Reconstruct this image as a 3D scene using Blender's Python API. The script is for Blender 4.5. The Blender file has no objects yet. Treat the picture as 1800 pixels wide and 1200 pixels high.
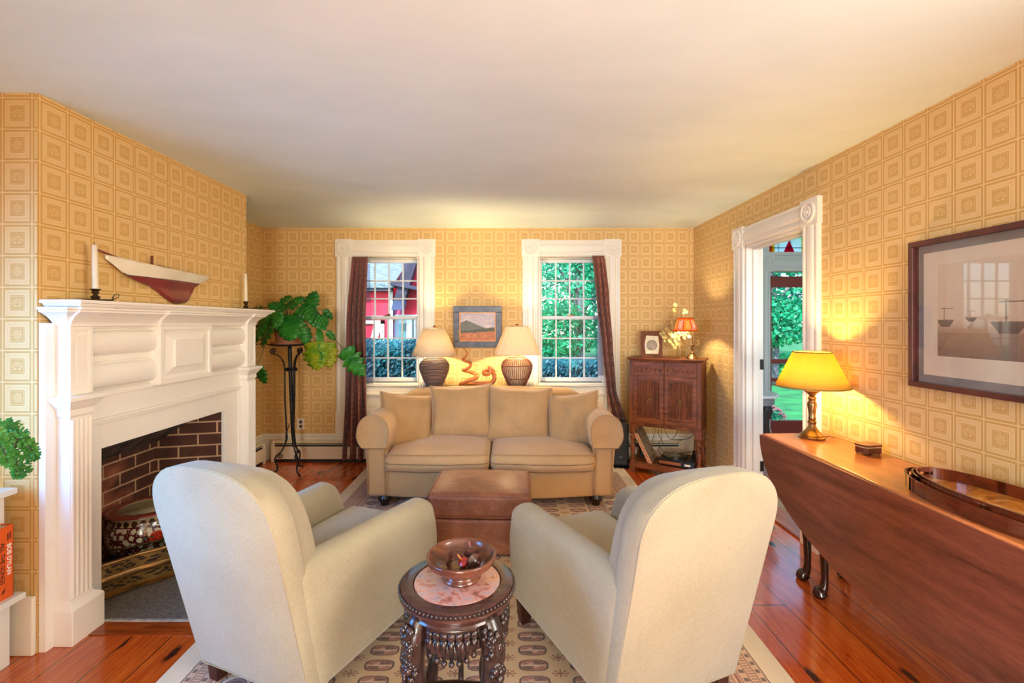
import bpy, bmesh, math, random
from mathutils import Vector, Matrix, noise
from math import sin, cos, pi, radians as R, sqrt, atan2

sc = bpy.context.scene
col = sc.collection
random.seed(7)

# ------------------------------------------------------------------ camera, exposure, sky, daylight and added lights
EYE = 1.384
F = 815.0
cam = bpy.data.cameras.new('camera')
cam.sensor_width = 36.0
cam.lens = F / 1800 * 36
cam.shift_x = 7 / 1800
cam.shift_y = -32 / 1800
cam.clip_start = 0.05
cam.clip_end = 300
camo = bpy.data.objects.new('camera', cam)
camo.location = (0, 0, EYE)
camo.rotation_euler = (pi / 2, 0, 0)
col.objects.link(camo)
sc.camera = camo

sc.view_settings.view_transform = 'Standard'
sc.view_settings.look = 'None'
sc.view_settings.gamma = 1
sc.view_settings.use_curve_mapping = False
sc.view_settings.exposure = 0.95

cy = sc.cycles
cy.use_denoising = True
cy.max_bounces = 8
cy.diffuse_bounces = 5
cy.glossy_bounces = 4
cy.transmission_bounces = 4
cy.transparent_max_bounces = 12
cy.caustics_reflective = False
cy.caustics_refractive = False
cy.sample_clamp_indirect = 4.0
cy.blur_glossy = 0.5

w = bpy.data.worlds.new('sky')
sc.world = w
w.use_nodes = True
nt = w.node_tree
bg = nt.nodes['Background']
sky = nt.nodes.new('ShaderNodeTexSky')
sky.sky_type = 'NISHITA'
sky.sun_disc = False
sky.sun_elevation = R(48)
sky.sun_rotation = R(200)
sky.altitude = 50
nt.links.new(sky.outputs[0], bg.inputs[0])
bg.inputs[1].default_value = 0.36

def sun_light(power, direction, color, ang=1.0):
    l = bpy.data.lights.new('sun', 'SUN')
    l.energy = power; l.color = color; l.angle = R(ang)
    o = bpy.data.objects.new('sun', l)
    o.rotation_euler = Vector(direction).to_track_quat('-Z', 'Y').to_euler()
    o.location = (0, -10, 20)
    col.objects.link(o)

def area_light(name, loc, direction, sx, sy, power, color, spread=180):
    l = bpy.data.lights.new(name, 'AREA')
    l.shape = 'RECTANGLE'; l.size = sx; l.size_y = sy
    l.energy = power; l.color = color; l.spread = R(spread)
    o = bpy.data.objects.new(name, l)
    o.location = loc
    o.rotation_euler = Vector(direction).to_track_quat('-Z', 'Y').to_euler()
    col.objects.link(o)

sun_light(6.0, (0.30, 0.60, -0.74), (1.0, 0.96, 0.90))
# daylight of the left window; rear, right and hall lights are added
area_light('added_light_rear', (0.0, -5.08, 1.35), (0, 1, 0.85), 1.9, 1.7, 255, (1.0, 0.985, 0.94))  # unseen source added to light the ceiling and the room from behind
area_light('daylight_left', (-2.46, 0.80, 1.25), (1, 0.9, -0.45), 1.0, 1.2, 19, (0.03, 0.36, 1.0), 110)
area_light('added_light_right', (1.98, 0.10, 1.45), (-1, 0.15, 0.05), 1.2, 1.2, 46, (1.0, 0.93, 0.80))  # unseen source added to brighten the mantel and fireplace wall
area_light('added_light_hall', (3.0, 1.45, 1.6), (0, 1, -0.1), 1.3, 1.3, 12, (0.50, 0.78, 1.0))  # unseen source added to keep the hall from going dark

# ------------------------------------------------------------------ helpers: colours and node maths
def lin(c):
    c /= 255.0
    return c / 12.92 if c <= 0.04045 else ((c + 0.055) / 1.055) ** 2.4

def K(r, g, b):
    return (lin(r), lin(g), lin(b), 1.0)

class E:
    """a scalar node socket with arithmetic"""
    def __init__(s, g, v): s.g = g; s.v = v
    def _m(s, op, *a): return s.g.m(op, s, *a)
    def __add__(s, o): return s._m('ADD', o)
    __radd__ = __add__
    def __sub__(s, o): return s._m('SUBTRACT', o)
    def __rsub__(s, o): return s.g.m('SUBTRACT', o, s)
    def __mul__(s, o): return s._m('MULTIPLY', o)
    __rmul__ = __mul__
    def __truediv__(s, o): return s._m('DIVIDE', o)
    def lt(s, o): return s._m('LESS_THAN', o)
    def gt(s, o): return s._m('GREATER_THAN', o)
    def fract(s): return s._m('FRACT')
    def floor(s): return s._m('FLOOR')
    def abs(s): return s._m('ABSOLUTE')
    def max(s, o): return s._m('MAXIMUM', o)
    def min(s, o): return s._m('MINIMUM', o)
    def between(s, a, b): return s.gt(a) * s.lt(b)

class Gph:
    def __init__(s, name):
        s.mat = bpy.data.materials.new(name)
        s.mat.use_nodes = True
        s.nt = s.mat.node_tree
        s.b = s.nt.nodes['Principled BSDF']
        s.out = s.nt.nodes['Material Output']
    def n(s, t): return s.nt.nodes.new(t)
    def l(s, a, b): s.nt.links.new(a, b)
    def put(s, v, sock):
        if isinstance(v, E): v = v.v
        if isinstance(v, bpy.types.NodeSocket): s.l(v, sock)
        else: sock.default_value = v
    def m(s, op, *a):
        n = s.n('ShaderNodeMath'); n.operation = op
        for i, v in enumerate(a): s.put(v, n.inputs[i])
        return E(s, n.outputs[0])
    def coord(s, kind='Object', scale=(1, 1, 1), rot=(0, 0, 0), loc=(0, 0, 0)):
        t = s.n('ShaderNodeTexCoord'); mp = s.n('ShaderNodeMapping')
        mp.inputs['Scale'].default_value = scale
        mp.inputs['Rotation'].default_value = rot
        mp.inputs['Location'].default_value = loc
        s.l(t.outputs[kind], mp.inputs[0])
        return mp.outputs[0]
    def xyz(s, vec):
        n = s.n('ShaderNodeSeparateXYZ'); s.l(vec, n.inputs[0])
        return [E(s, o) for o in n.outputs]
    def vec(s, x, y, z):
        n = s.n('ShaderNodeCombineXYZ')
        for i, v in enumerate((x, y, z)): s.put(v, n.inputs[i])
        return n.outputs[0]
    def noise(s, vec, scale=5, detail=4, rough=0.55, dist=0.0):
        n = s.n('ShaderNodeTexNoise'); s.l(vec, n.inputs['Vector'])
        n.inputs['Scale'].default_value = scale; n.inputs['Detail'].default_value = detail
        n.inputs['Roughness'].default_value = rough; n.inputs['Distortion'].default_value = dist
        return E(s, n.outputs[0])
    def voro(s, vec, scale=5, feat='F1', out=0):
        n = s.n('ShaderNodeTexVoronoi'); n.feature = feat; n.voronoi_dimensions = '2D'; s.l(vec, n.inputs['Vector'])
        n.inputs['Scale'].default_value = scale
        return E(s, n.outputs[out])
    def white(s, vec):
        n = s.n('ShaderNodeTexWhiteNoise'); n.noise_dimensions = '3D'; s.l(vec, n.inputs['Vector'])
        return E(s, n.outputs[0])
    def ramp(s, v, stops):
        n = s.n('ShaderNodeValToRGB'); s.put(v, n.inputs[0])
        cr = n.color_ramp
        while len(cr.elements) < len(stops): cr.elements.new(0.5)
        for e, (p, c) in zip(cr.elements, stops): e.position = p; e.color = c
        return n.outputs[0]
    def mix(s, f, a, b, mode='MIX'):
        n = s.n('ShaderNodeMix'); n.data_type = 'RGBA'; n.blend_type = mode
        s.put(f, n.inputs[0]); s.put(a, n.inputs[6]); s.put(b, n.inputs[7])
        return n.outputs[2]
    def bump(s, h, strength=0.2, dist=0.01):
        n = s.n('ShaderNodeBump'); n.inputs['Strength'].default_value = strength
        n.inputs['Distance'].default_value = dist
        s.put(h, n.inputs['Height']); s.l(n.outputs[0], s.b.inputs['Normal'])
    def base(s, c): s.put(c, s.b.inputs['Base Color'])
    def set(s, **k):
        for a, v in k.items(): s.put(v, s.b.inputs[a.replace('_', ' ')])
    def surf(s, sock): s.l(sock, s.out.inputs[0])

def mottled(name, c1, c2, scale=8, rough=0.5, metal=0.0, bump=0.0, bscale=60, coat=0.0, detail=4, spec=0.5, lo=0.35, hi=0.65):
    g = Gph(name)
    v = g.coord()
    f = g.noise(v, scale, detail)
    g.base(g.ramp(f, [(lo, K(*c1)), (hi, K(*c2))]))
    g.set(Roughness=rough, Metallic=metal, Coat_Weight=coat, Specular_IOR_Level=spec)
    if bump: g.bump(g.noise(v, bscale, 3), bump, 0.005)
    return g.mat

def paint(name, c, rough=0.4, bump=0.03):
    return mottled(name, [max(0, x - 4) for x in c], c, 3, rough, bump=bump, bscale=25)

def wood(name, c1, c2, axis=0, scale=9.0, stretch=9.0, rough=0.35, coat=0.0, bump=0.04):
    g = Gph(name)
    s = [stretch] * 3; s[axis] = 1.0
    v = g.coord(scale=s)
    f = g.noise(v, scale / 3, 6, 0.6, 0.6)
    f2 = g.noise(v, scale * 5, 2, 0.6)
    g.base(g.ramp(f * 0.75 + f2 * 0.25, [(0.36, K(*c1)), (0.62, K(*c2))]))
    g.set(Roughness=rough, Coat_Weight=coat, Coat_Roughness=0.12, Specular_IOR_Level=0.35)
    if bump: g.bump(f2, bump, 0.004)
    return g.mat

def fabric(name, c1, c2, wscale=420, rough=0.95, sheen=0.3, bump=0.25, big=3.0):
    g = Gph(name)
    v = g.coord()
    a = g.noise(g.coord(scale=(1, 1, 0.25)), wscale, 2, 0.7)
    b = g.noise(v, big, 3)
    g.base(g.mix(0.35, g.ramp(a, [(0.3, K(*c1)), (0.7, K(*c2))]), g.ramp(b, [(0.35, K(*c1)), (0.65, K(*c2))])))
    g.set(Roughness=rough, Sheen_Weight=sheen, Specular_IOR_Level=0.2)
    g.bump(a * 0.5 + b * 1.5 + g.noise(g.coord(), big * 4, 3, 0.6, 1.5) * 2.0, bump, 0.006)
    return g.mat

def leafmat(name, stops, scale=3.0, rough=0.5, trans=0.3):
    g = Gph(name)
    f = g.noise(g.coord(), scale, 4)
    c = g.ramp(f, [(p, K(*k)) for p, k in stops])
    g.base(c); g.set(Roughness=rough)
    t = g.n('ShaderNodeBsdfTranslucent'); g.l(c, t.inputs[0])
    mx = g.n('ShaderNodeMixShader'); mx.inputs[0].default_value = trans
    g.l(g.b.outputs[0], mx.inputs[1]); g.l(t.outputs[0], mx.inputs[2])
    g.surf(mx.outputs[0])
    return g.mat

def pane_glass(name, tint=(1, 1, 1, 1), gloss=0.5):
    g = Gph(name)
    tr = g.n('ShaderNodeBsdfTransparent'); tr.inputs[0].default_value = tint
    gl = g.n('ShaderNodeBsdfGlossy'); gl.inputs['Roughness'].default_value = 0.02
    lw = g.n('ShaderNodeLayerWeight'); lw.inputs[0].default_value = 0.5
    f = (g.m('POWER', E(g, lw.outputs['Facing']), 5.0) * 0.96 + 0.04) * gloss
    mx = g.n('ShaderNodeMixShader'); g.put(f, mx.inputs[0])
    g.l(tr.outputs[0], mx.inputs[1]); g.l(gl.outputs[0], mx.inputs[2])
    g.surf(mx.outputs[0])
    return g.mat

def shade_mat(name, c, trans=0.4, weave=300):
    g = Gph(name)
    f = g.noise(g.coord(), weave, 2)
    cc = g.mix(f, K(*c), K(*[x * 0.93 for x in c]))
    d = g.n('ShaderNodeBsdfDiffuse'); t = g.n('ShaderNodeBsdfTranslucent')
    g.l(cc, d.inputs[0]); g.l(cc, t.inputs[0])
    mx = g.n('ShaderNodeMixShader'); mx.inputs[0].default_value = trans
    g.l(d.outputs[0], mx.inputs[1]); g.l(t.outputs[0], mx.inputs[2])
    g.surf(mx.outputs[0])
    return g.mat

# ------------------------------------------------------------------ helpers: meshes
class MB:
    def __init__(s): s.bm = bmesh.new(); s.M = None
    def _v(s, p):
        p = Vector(p)
        return s.bm.verts.new(s.M @ p if s.M else p)
    def face(s, vs):
        try: return s.bm.faces.new(vs)
        except ValueError: return None
    def box(s, x0, x1, y0, y1, z0, z1):
        v = [s._v((x, y, z)) for z in (z0, z1) for y in (y0, y1) for x in (x0, x1)]
        for f in ((0, 2, 3, 1), (4, 5, 7, 6), (0, 1, 5, 4), (2, 6, 7, 3), (0, 4, 6, 2), (1, 3, 7, 5)):
            s.face([v[i] for i in f])
        return s
    def prism(s, pts, a0, a1, axis='z'):
        def P(p, a):
            if axis == 'z': return (p[0], p[1], a)
            if axis == 'y': return (p[0], a, p[1])
            return (a, p[0], p[1])
        A = [s._v(P(p, a0)) for p in pts]; B = [s._v(P(p, a1)) for p in pts]
        n = len(pts)
        s.face(A[::-1]); s.face(B)
        for i in range(n): s.face([A[i], A[(i + 1) % n], B[(i + 1) % n], B[i]])
        return s
    def loft(s, rings, cap=True):
        L = [[s._v(p) for p in r] for r in rings]
        n = len(L[0])
        for a, b in zip(L, L[1:]):
            for i in range(n): s.face([a[i], a[(i + 1) % n], b[(i + 1) % n], b[i]])
        if cap: s.face(L[0][::-1]); s.face(L[-1])
        return s
    def lathe(s, prof, n=32, c=(0, 0, 0), cap=True, fn=None):
        rings = []
        for (r, z) in prof:
            rings.append([(c[0] + r * cos(2 * pi * i / n), c[1] + r * sin(2 * pi * i / n), c[2] + z) if fn is None
                          else fn(r, z, 2 * pi * i / n) for i in range(n)])
        return s.loft(rings, cap)
    def tube(s, pts, r, n=8, closed=False, flat=1.0, cap=True):
        pts = [Vector(p) for p in pts]; m = len(pts)
        rr = r if isinstance(r, (list, tuple)) else [r] * m
        rings = []; up = None
        for i in range(m):
            a = pts[(i - 1) % m] if closed or i > 0 else pts[i]
            b = pts[(i + 1) % m] if closed or i < m - 1 else pts[i]
            t = (b - a)
            t = t.normalized() if t.length > 1e-9 else Vector((0, 0, 1))
            if up is None:
                up = Vector((0, 0, 1)) if abs(t.z) < 0.9 else Vector((1, 0, 0))
            u = (up - t * up.dot(t))
            u = u.normalized() if u.length > 1e-6 else t.orthogonal().normalized()
            v = t.cross(u); up = u
            rings.append([pts[i] + u * (rr[i] * cos(2 * pi * k / n)) + v * (rr[i] * flat * sin(2 * pi * k / n)) for k in range(n)])
        if closed:
            rings.append(rings[0])
            L = [[s._v(p) for p in q] for q in rings[:-1]]; L.append(L[0])
            for a, b in zip(L, L[1:]):
                for i in range(n): s.face([a[i], a[(i + 1) % n], b[(i + 1) % n], b[i]])
            return s
        return s.loft(rings, cap)
    def sphere(s, c, r, nu=12, nv=8):
        if not isinstance(r, (tuple, list)): r = (r, r, r)
        prof = []
        rings = []
        for j in range(1, nv):
            t = pi * j / nv
            rings.append([(c[0] + r[0] * sin(t) * cos(2 * pi * i / nu), c[1] + r[1] * sin(t) * sin(2 * pi * i / nu), c[2] - r[2] * cos(t)) for i in range(nu)])
        L = [[s._v(p) for p in q] for q in rings]
        b = s._v((c[0], c[1], c[2] - r[2])); t = s._v((c[0], c[1], c[2] + r[2]))
        for a, bb in zip(L, L[1:]):
            for i in range(nu): s.face([a[i], a[(i + 1) % nu], bb[(i + 1) % nu], bb[i]])
        for i in range(nu):
            s.face([b, L[0][(i + 1) % nu], L[0][i]]); s.face([t, L[-1][i], L[-1][(i + 1) % nu]])
        return s
    def grid(s, fn, nu, nv, closeu=False):
        V = [[s._v(fn(i / nu, j / nv)) for j in range(nv + 1)] for i in range(nu if closeu else nu + 1)]
        if closeu: V.append(V[0])
        for i in range(nu):
            for j in range(nv):
                s.face([V[i][j], V[i + 1][j], V[i + 1][j + 1], V[i][j + 1]])
        return s
    def rbox(s, c, h, r, fn=None, mid=6, k=4):
        def samp(hh):
            a = [(hh - r) + r * math.tan(R(45) * i / k) for i in range(k + 1)]
            return [-x for x in a[::-1]] + [-(hh - r) + 2 * (hh - r) * j / mid for j in range(1, mid)] + a
        X, Y, Z = samp(h[0]), samp(h[1]), samp(h[2])
        def P(p):
            q = Vector([max(-(h[i] - r), min(h[i] - r, p[i])) for i in range(3)])
            d = Vector(p) - q
            if d.length > 1e-9: p = q + d.normalized() * r
            p = Vector(p)
            if fn: p = Vector(fn(p))
            return p + Vector(c)
        start = len(s.bm.verts)
        nv = []
        for (A, B, f) in ((X, Y, lambda a, b, g: (a, b, g * h[2])), (Y, Z, lambda a, b, g: (g * h[0], a, b)), (Z, X, lambda a, b, g: (b, g * h[1], a))):
            for g in (-1, 1):
                V = [[s._v(P(f(a, b, g))) for b in B] for a in A]
                for row in V: nv += row
                for i in range(len(A) - 1):
                    for j in range(len(B) - 1):
                        q = [V[i][j], V[i + 1][j], V[i + 1][j + 1], V[i][j + 1]]
                        s.face(q if g > 0 else q[::-1])
        bmesh.ops.remove_doubles(s.bm, verts=nv, dist=1e-5)
        return s
    def build(s, name, mat, parent=None, smooth=False, bevel=0, seg=2, sub=0, solid=0, uv=None, angle=None, wn=False):
        bmesh.ops.recalc_face_normals(s.bm, faces=s.bm.faces[:])
        me = bpy.data.meshes.new(name)
        s.bm.to_mesh(me); s.bm.free()
        if uv:
            L = me.uv_layers.new(name='UVMap')
            for p in me.polygons:
                nx, ny, nz = [abs(a) for a in p.normal]
                for li in p.loop_indices:
                    x, y, z = me.vertices[me.loops[li].vertex_index].co
                    a = y if nx > max(ny, nz) else x
                    b = z if nz < 0.7 else y
                    L.data[li].uv = ((a + uv[2]) / uv[0], (b + uv[3]) / uv[1])
        for q in (mat if isinstance(mat, (list, tuple)) else [mat]): me.materials.append(q)
        if smooth:
            for p in me.polygons: p.use_smooth = True
            if angle:
                me.set_sharp_from_angle(angle=R(angle))
        o = bpy.data.objects.new(name, me)
        col.objects.link(o)
        if parent is not None: o.parent = parent
        if solid:
            q = o.modifiers.new('solid', 'SOLIDIFY'); q.thickness = solid; q.offset = 0
        if bevel:
            q = o.modifiers.new('bevel', 'BEVEL'); q.width = bevel; q.segments = seg; q.limit_method = 'ANGLE'; q.angle_limit = R(40)
        if sub:
            q = o.modifiers.new('sub', 'SUBSURF'); q.levels = sub; q.render_levels = sub
        return o

def tag(o, label=None, cat=None, group=None, kind=None):
    if label: o['label'] = label
    if cat: o['category'] = cat
    if group: o['group'] = group
    if kind: o['kind'] = kind
    return o

def empty(name, loc=(0, 0, 0), rz=0.0):
    o = bpy.data.objects.new(name, None)
    o.empty_display_size = 0.05
    o.location = loc; o.rotation_euler = (0, 0, rz)
    col.objects.link(o)
    return o

def thing(name, label, cat, loc=(0, 0, 0), rz=0.0, group=None):
    return tag(empty(name, loc, rz), label, cat, group)

def copy_tree(o, parent=None):
    c = o.copy(); col.objects.link(c)
    if parent is not None: c.parent = parent
    for ch in list(o.children): copy_tree(ch, c)
    return c

def arc(cx, cz, r, a0, a1, n):
    return [(cx + r * cos(R(a0 + (a1 - a0) * i / n)), cz + r * sin(R(a0 + (a1 - a0) * i / n))) for i in range(n + 1)]

def spline(P, n=6):
    """Catmull-Rom through the points"""
    P = [Vector(p) for p in P]; out = []
    for i in range(len(P) - 1):
        a = P[i - 1] if i > 0 else P[i] * 2 - P[i + 1]
        b, c = P[i], P[i + 1]
        d = P[i + 2] if i + 2 < len(P) else c * 2 - b
        for k in range(n):
            t = k / n
            out.append(0.5 * ((2 * b) + (c - a) * t + (2 * a - 5 * b + 4 * c - d) * t * t + (3 * b - a - 3 * c + d) * t ** 3))
    out.append(P[-1])
    return out

def lerp_list(vals, m):
    out = []
    for i in range(m):
        t = i / (m - 1) * (len(vals) - 1); k = min(int(t), len(vals) - 2); f = t - k
        out.append(vals[k] * (1 - f) + vals[k + 1] * f)
    return out

def point_lamp(parent, loc, power, color, radius=0.03):
    l = bpy.data.lights.new('bulb_light', 'POINT')
    l.energy = power; l.color = color; l.shadow_soft_size = radius
    o = bpy.data.objects.new('bulb_light', l)
    o.location = loc; o.parent = parent
    col.objects.link(o)

def pillow_bm(mb, W, H, T, seed=0, pinch=0.09, n=24):
    for side in (1, -1):
        def fn(a, b):
            u, v = 2 * a - 1, 2 * b - 1
            x = W / 2 * u * (1 - pinch * (1 - v * v) * u * u)
            z = H / 2 * v * (1 - pinch * (1 - u * u) * v * v)
            e = max(0, (1 - u ** 4) * (1 - v ** 4)) ** 0.55
            y = side * T / 2 * e
            w = noise.noise(Vector((u * 1.6 + seed * 7.3, v * 1.6, side * 3.0))) * 0.030 + noise.noise(Vector((u * 3 + seed * 3, v * 2.2 + u, side * 5))) * 0.012
            return (x, y + side * w * e, z)
        mb.grid(fn, n, n)
    bmesh.ops.remove_doubles(mb.bm, verts=mb.bm.verts[:], dist=1e-4)
# ================================================================== the room
XL, XB, XR = -2.486, -1.975, 1.88      # left wall, chimney breast, right wall
YB, YC0, YC1 = 4.70, 1.944, 3.50       # far wall, chimney breast near and far ends
YR = -5.00                             # rear wall
HC = 2.35
TW, TH = 0.1235, 0.1325                # wallpaper tile

def wallpaper():
    g = Gph('wallpaper')
    t = g.n('ShaderNodeTexCoord')
    x, y, _ = g.xyz(t.outputs['UV'])
    ix, iy = x.floor(), y.floor()
    px, py = x.fract() - 0.5, y.fract() - 0.5
    ax, ay = px.abs(), py.abs()
    d = ax.max(ay)
    sx = (px * 26).fract(); sy = (py * 26).fract()
    line = d.gt(0.478)
    band = d.between(0.25, 0.415)
    isx = ax.gt(ay)
    dash = isx * sy.gt(0.5) + (g.m('SUBTRACT', 1.0, isx)) * sx.gt(0.5)
    tick = d.between(0.285, 0.38) * dash * (ax.min(ay)).lt(0.285)
    # small rings at the corners of the band
    cx, cy_ = ax - 0.333, ay - 0.333
    rr = g.m('SQRT', cx * cx + cy_ * cy_)
    ring = rr.between(0.030, 0.052) * 0.55
    light = (band * (g.m('SUBTRACT', 1.0, tick * 0.42)) * (g.m('SUBTRACT', 1.0, ring))).max(line * 0.95)
    inner = d.between(0.205, 0.222) * 0.75
    # medallions: flower on one tile, shell on the next
    r = g.m('SQRT', px * px + py * py)
    th = g.m('ARCTAN2', py, px)
    pet = g.m('COSINE', th * 8) * 0.022 + 0.135
    fl = ((r - pet).abs()).lt(0.013) + r.lt(0.028) + (r - 0.070).abs().lt(0.011) + r.between(0.07, 0.12) * (g.m('COSINE', th * 8)).gt(0.75)
    qy = py + 0.055
    r2 = g.m('SQRT', px * px + qy * qy)
    th2 = g.m('ARCTAN2', qy, px)
    sh = qy.gt(0) * (r2.between(0.05, 0.175 ) * (g.m('COSINE', th2 * 14)).gt(0.35) + (r2 - 0.18).abs().lt(0.010) * 0.8)
    leaf = qy.lt(0) * ((ax - 0.075).abs()).lt(0.05) * ((qy + 0.035).abs()).lt(0.022)
    par = g.m('MODULO', (ix + iy + 1000.0), 2.0)
    med = (fl.min(1.0) * par + (sh + leaf).min(1.0) * (g.m('SUBTRACT', 1.0, par))) * d.lt(0.2)
    light = light.max(inner).max(med * 0.85).max(d.lt(0.2) * 0.12)
    v = g.coord()
    wear = g.noise(v, 2.0, 4)
    ground = g.mix(wear, K(202, 156, 84), K(208, 164, 92))
    cream = g.mix(wear, K(230, 200, 140), K(236, 208, 152))
    g.base(g.mix(light * 0.8, ground, cream))
    g.set(Roughness=0.62, Specular_IOR_Level=0.3)
    g.bump(light + g.noise(v, 40, 2) * 0.3, 0.05, 0.003)
    return g.mat

def floor_mat():
    g = Gph('pine_boards')
    v = g.coord()
    x, y, z = g.xyz(v)
    bw = 0.178
    u = (x + 10.03) / bw
    ib = u.floor(); fx = u.fract()
    rnd = g.white(g.vec(ib, 3.0, 1.0))
    yy = (y + rnd * 7.0) / 5.5
    iy = yy.floor(); fy = yy.fract()
    rnd2 = g.white(g.vec(ib, iy, 2.0))
    seam = (fx.lt(0.012) + fx.gt(0.988) + fy.lt(0.0012)).min(1.0)
    gv = g.vec(x * 11.0 + rnd2 * 30, y * 0.9 + rnd2 * 9, 0.0)
    grain = g.noise(gv, 3.2, 6, 0.62, 0.9)
    fine = g.noise(g.vec(x * 90.0, y * 4.0, rnd2), 2.0, 3)
    c = g.ramp(grain * 0.7 + fine * 0.3, [(0.30, K(128, 44, 10)), (0.47, K(190, 82, 22)), (0.66, K(220, 116, 38))])
    c = g.mix(rnd2 * 0.5, c, K(166, 56, 14))
    # knots and dark streaks
    kv = g.vec(x * 3.6 + rnd * 5.0, y * 1.5, 0.0)
    kn = g.voro(kv, 0.85)
    knot = g.ramp(kn + g.noise(v, 14, 2) * 0.08, [(0.075, K(255, 255, 255)), (0.115, K(0, 0, 0))])
    c = g.mix(g.put_f(knot), c, K(50, 16, 8))
    streak = g.ramp(g.noise(g.vec(x * 14.0, y * 1.0, 4.0), 1.3, 3), [(0.69, K(0, 0, 0)), (0.78, K(180, 180, 180))])
    c = g.mix(g.put_f(streak), c, K(66, 20, 8))
    dings = g.ramp(g.noise(g.vec(x * 30.0, y * 9.0, 1.0), 2.6, 2), [(0.71, K(0, 0, 0)), (0.76, K(200, 200, 200))])
    c = g.mix(g.put_f(dings), c, K(50, 16, 8))
    c = g.mix(seam, c, K(24, 8, 4))
    g.base(c)
    rough = g.noise(g.vec(x * 25.0, y * 3.0, 0.0), 3.0, 3) * 0.18 + 0.15
    g.set(Roughness=rough, Coat_Weight=0.75, Coat_Roughness=0.09, Specular_IOR_Level=0.5)
    g.bump(fine * 0.25 + grain * 0.25 - seam * 1.2, 0.12, 0.004)
    return g.mat

def _put_f(s, sock):
    n = s.n('ShaderNodeRGBToBW'); s.l(sock, n.inputs[0]); return E(s, n.outputs[0])
Gph.put_f = _put_f

WP = wallpaper()
FLOOR = floor_mat()
TRIM = paint('cream_trim_paint', (238, 230, 212), 0.35, 0.05)
WHITE = paint('white_paint', (246, 241, 231), 0.38, 0.05)
def ceil_mat():
    g = Gph('ceiling_plaster')
    v = g.coord(scale=(0.5, 1, 1))
    f = g.noise(v, 2.5, 5, 0.6, 0.5)
    g.base(g.ramp(f, [(0.3, K(222, 238, 235)), (0.7, K(232, 247, 245))]))
    g.set(Roughness=0.75, Specular_IOR_Level=0.2)
    g.bump(f + g.noise(g.coord(), 18, 3) * 0.2, 0.10, 0.02)
    return g.mat
CEIL = ceil_mat()
UVW = (TW, TH, 0.02, 0.055)

def wall(name, boxes, mat=None, kind='structure'):
    m = MB()
    for b in boxes: m.box(*b)
    return tag(m.build(name, mat or WP, uv=UVW), kind=kind)

HALLX = 4.05
# floor and ceiling
m = MB(); m.box(-2.8, HALLX, -5.3, 5.35, -0.1, 0)
tag(m.build('floor', FLOOR), kind='structure')
m = MB(); m.box(-2.8, 2.02, -5.3, 4.9, HC, HC + 0.15)
tag(m.build('ceiling', CEIL), kind='structure')

# windows of the far wall:  x0, x1 inside the casing
WIN = [(-1.574, -0.900), (0.306, 0.975)]
WZ0, WZ1 = 0.784, 2.06
T = 0.16
bx = []
xs = [XL - 0.3, WIN[0][0], WIN[0][1], WIN[1][0], WIN[1][1], XR]
for i in (0, 2, 4): bx.append((xs[i], xs[i + 1], YB, YB + T, 0, HC))
for a, b in WIN:
    bx.append((a, b, YB, YB + T, 0, WZ0)); bx.append((a, b, YB, YB + T, WZ1, HC))
wall('wall_back', bx)
# left wall (with a window beside the camera), chimney breast, right wall with the doorway and an added window, rear wall with two added windows
LW = (0.25, 1.35, 0.70, 2.0)
wall('wall_left', [(XL - 0.16, XL, YR - .2, LW[0], 0, HC), (XL - 0.16, XL, LW[1], YB + T, 0, HC),
                   (XL - 0.16, XL, LW[0], LW[1], 0, LW[2]), (XL - 0.16, XL, LW[0], LW[1], LW[3], HC)])
DY0, DY1, DZ = 2.93, 3.67, 1.995
wall('wall_right', [(XR, XR + 0.125, YR - .2, -0.55, 0, HC), (XR, XR + 0.125, 0.75, DY0, 0, HC), (XR, XR + 0.125, -0.55, 0.75, 0, 0.8), (XR, XR + 0.125, -0.55, 0.75, 2.1, HC), (XR, XR + 0.125, DY1, YB + T, 0, HC), (XR, XR + 0.125, DY0, DY1, DZ, HC)])
RW = [(-1.0, -0.03), (0.03, 1.0)]
bx = []; xs = [XL - .16, RW[0][0], RW[0][1], RW[1][0], RW[1][1], XR + .125]
for i in (0, 2, 4): bx.append((xs[i], xs[i + 1], YR - .06, YR, 0, HC))
for a, b in RW:
    bx.append((a, b, YR - .06, YR, 0, 0.5)); bx.append((a, b, YR - .06, YR, 2.15, HC))
wall('wall_rear', bx, CEIL)
wall('wall_light_block', [(XL, -1.05, -0.42, -0.30, 0, HC)])  # unseen wall added to keep the rear light off the alcove wall
# chimney breast around the firebox opening
FY0, FY1, FZ = 2.217, 3.190, 0.785
wall('wall_chimney', [(XL, XB, YC0, FY0 - 0.03, 0, HC), (XL, XB, FY1 + 0.03, YC1, 0, HC), (XL, XB, FY0 - 0.03, FY1 + 0.03, FZ + 0.05, HC)])

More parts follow.
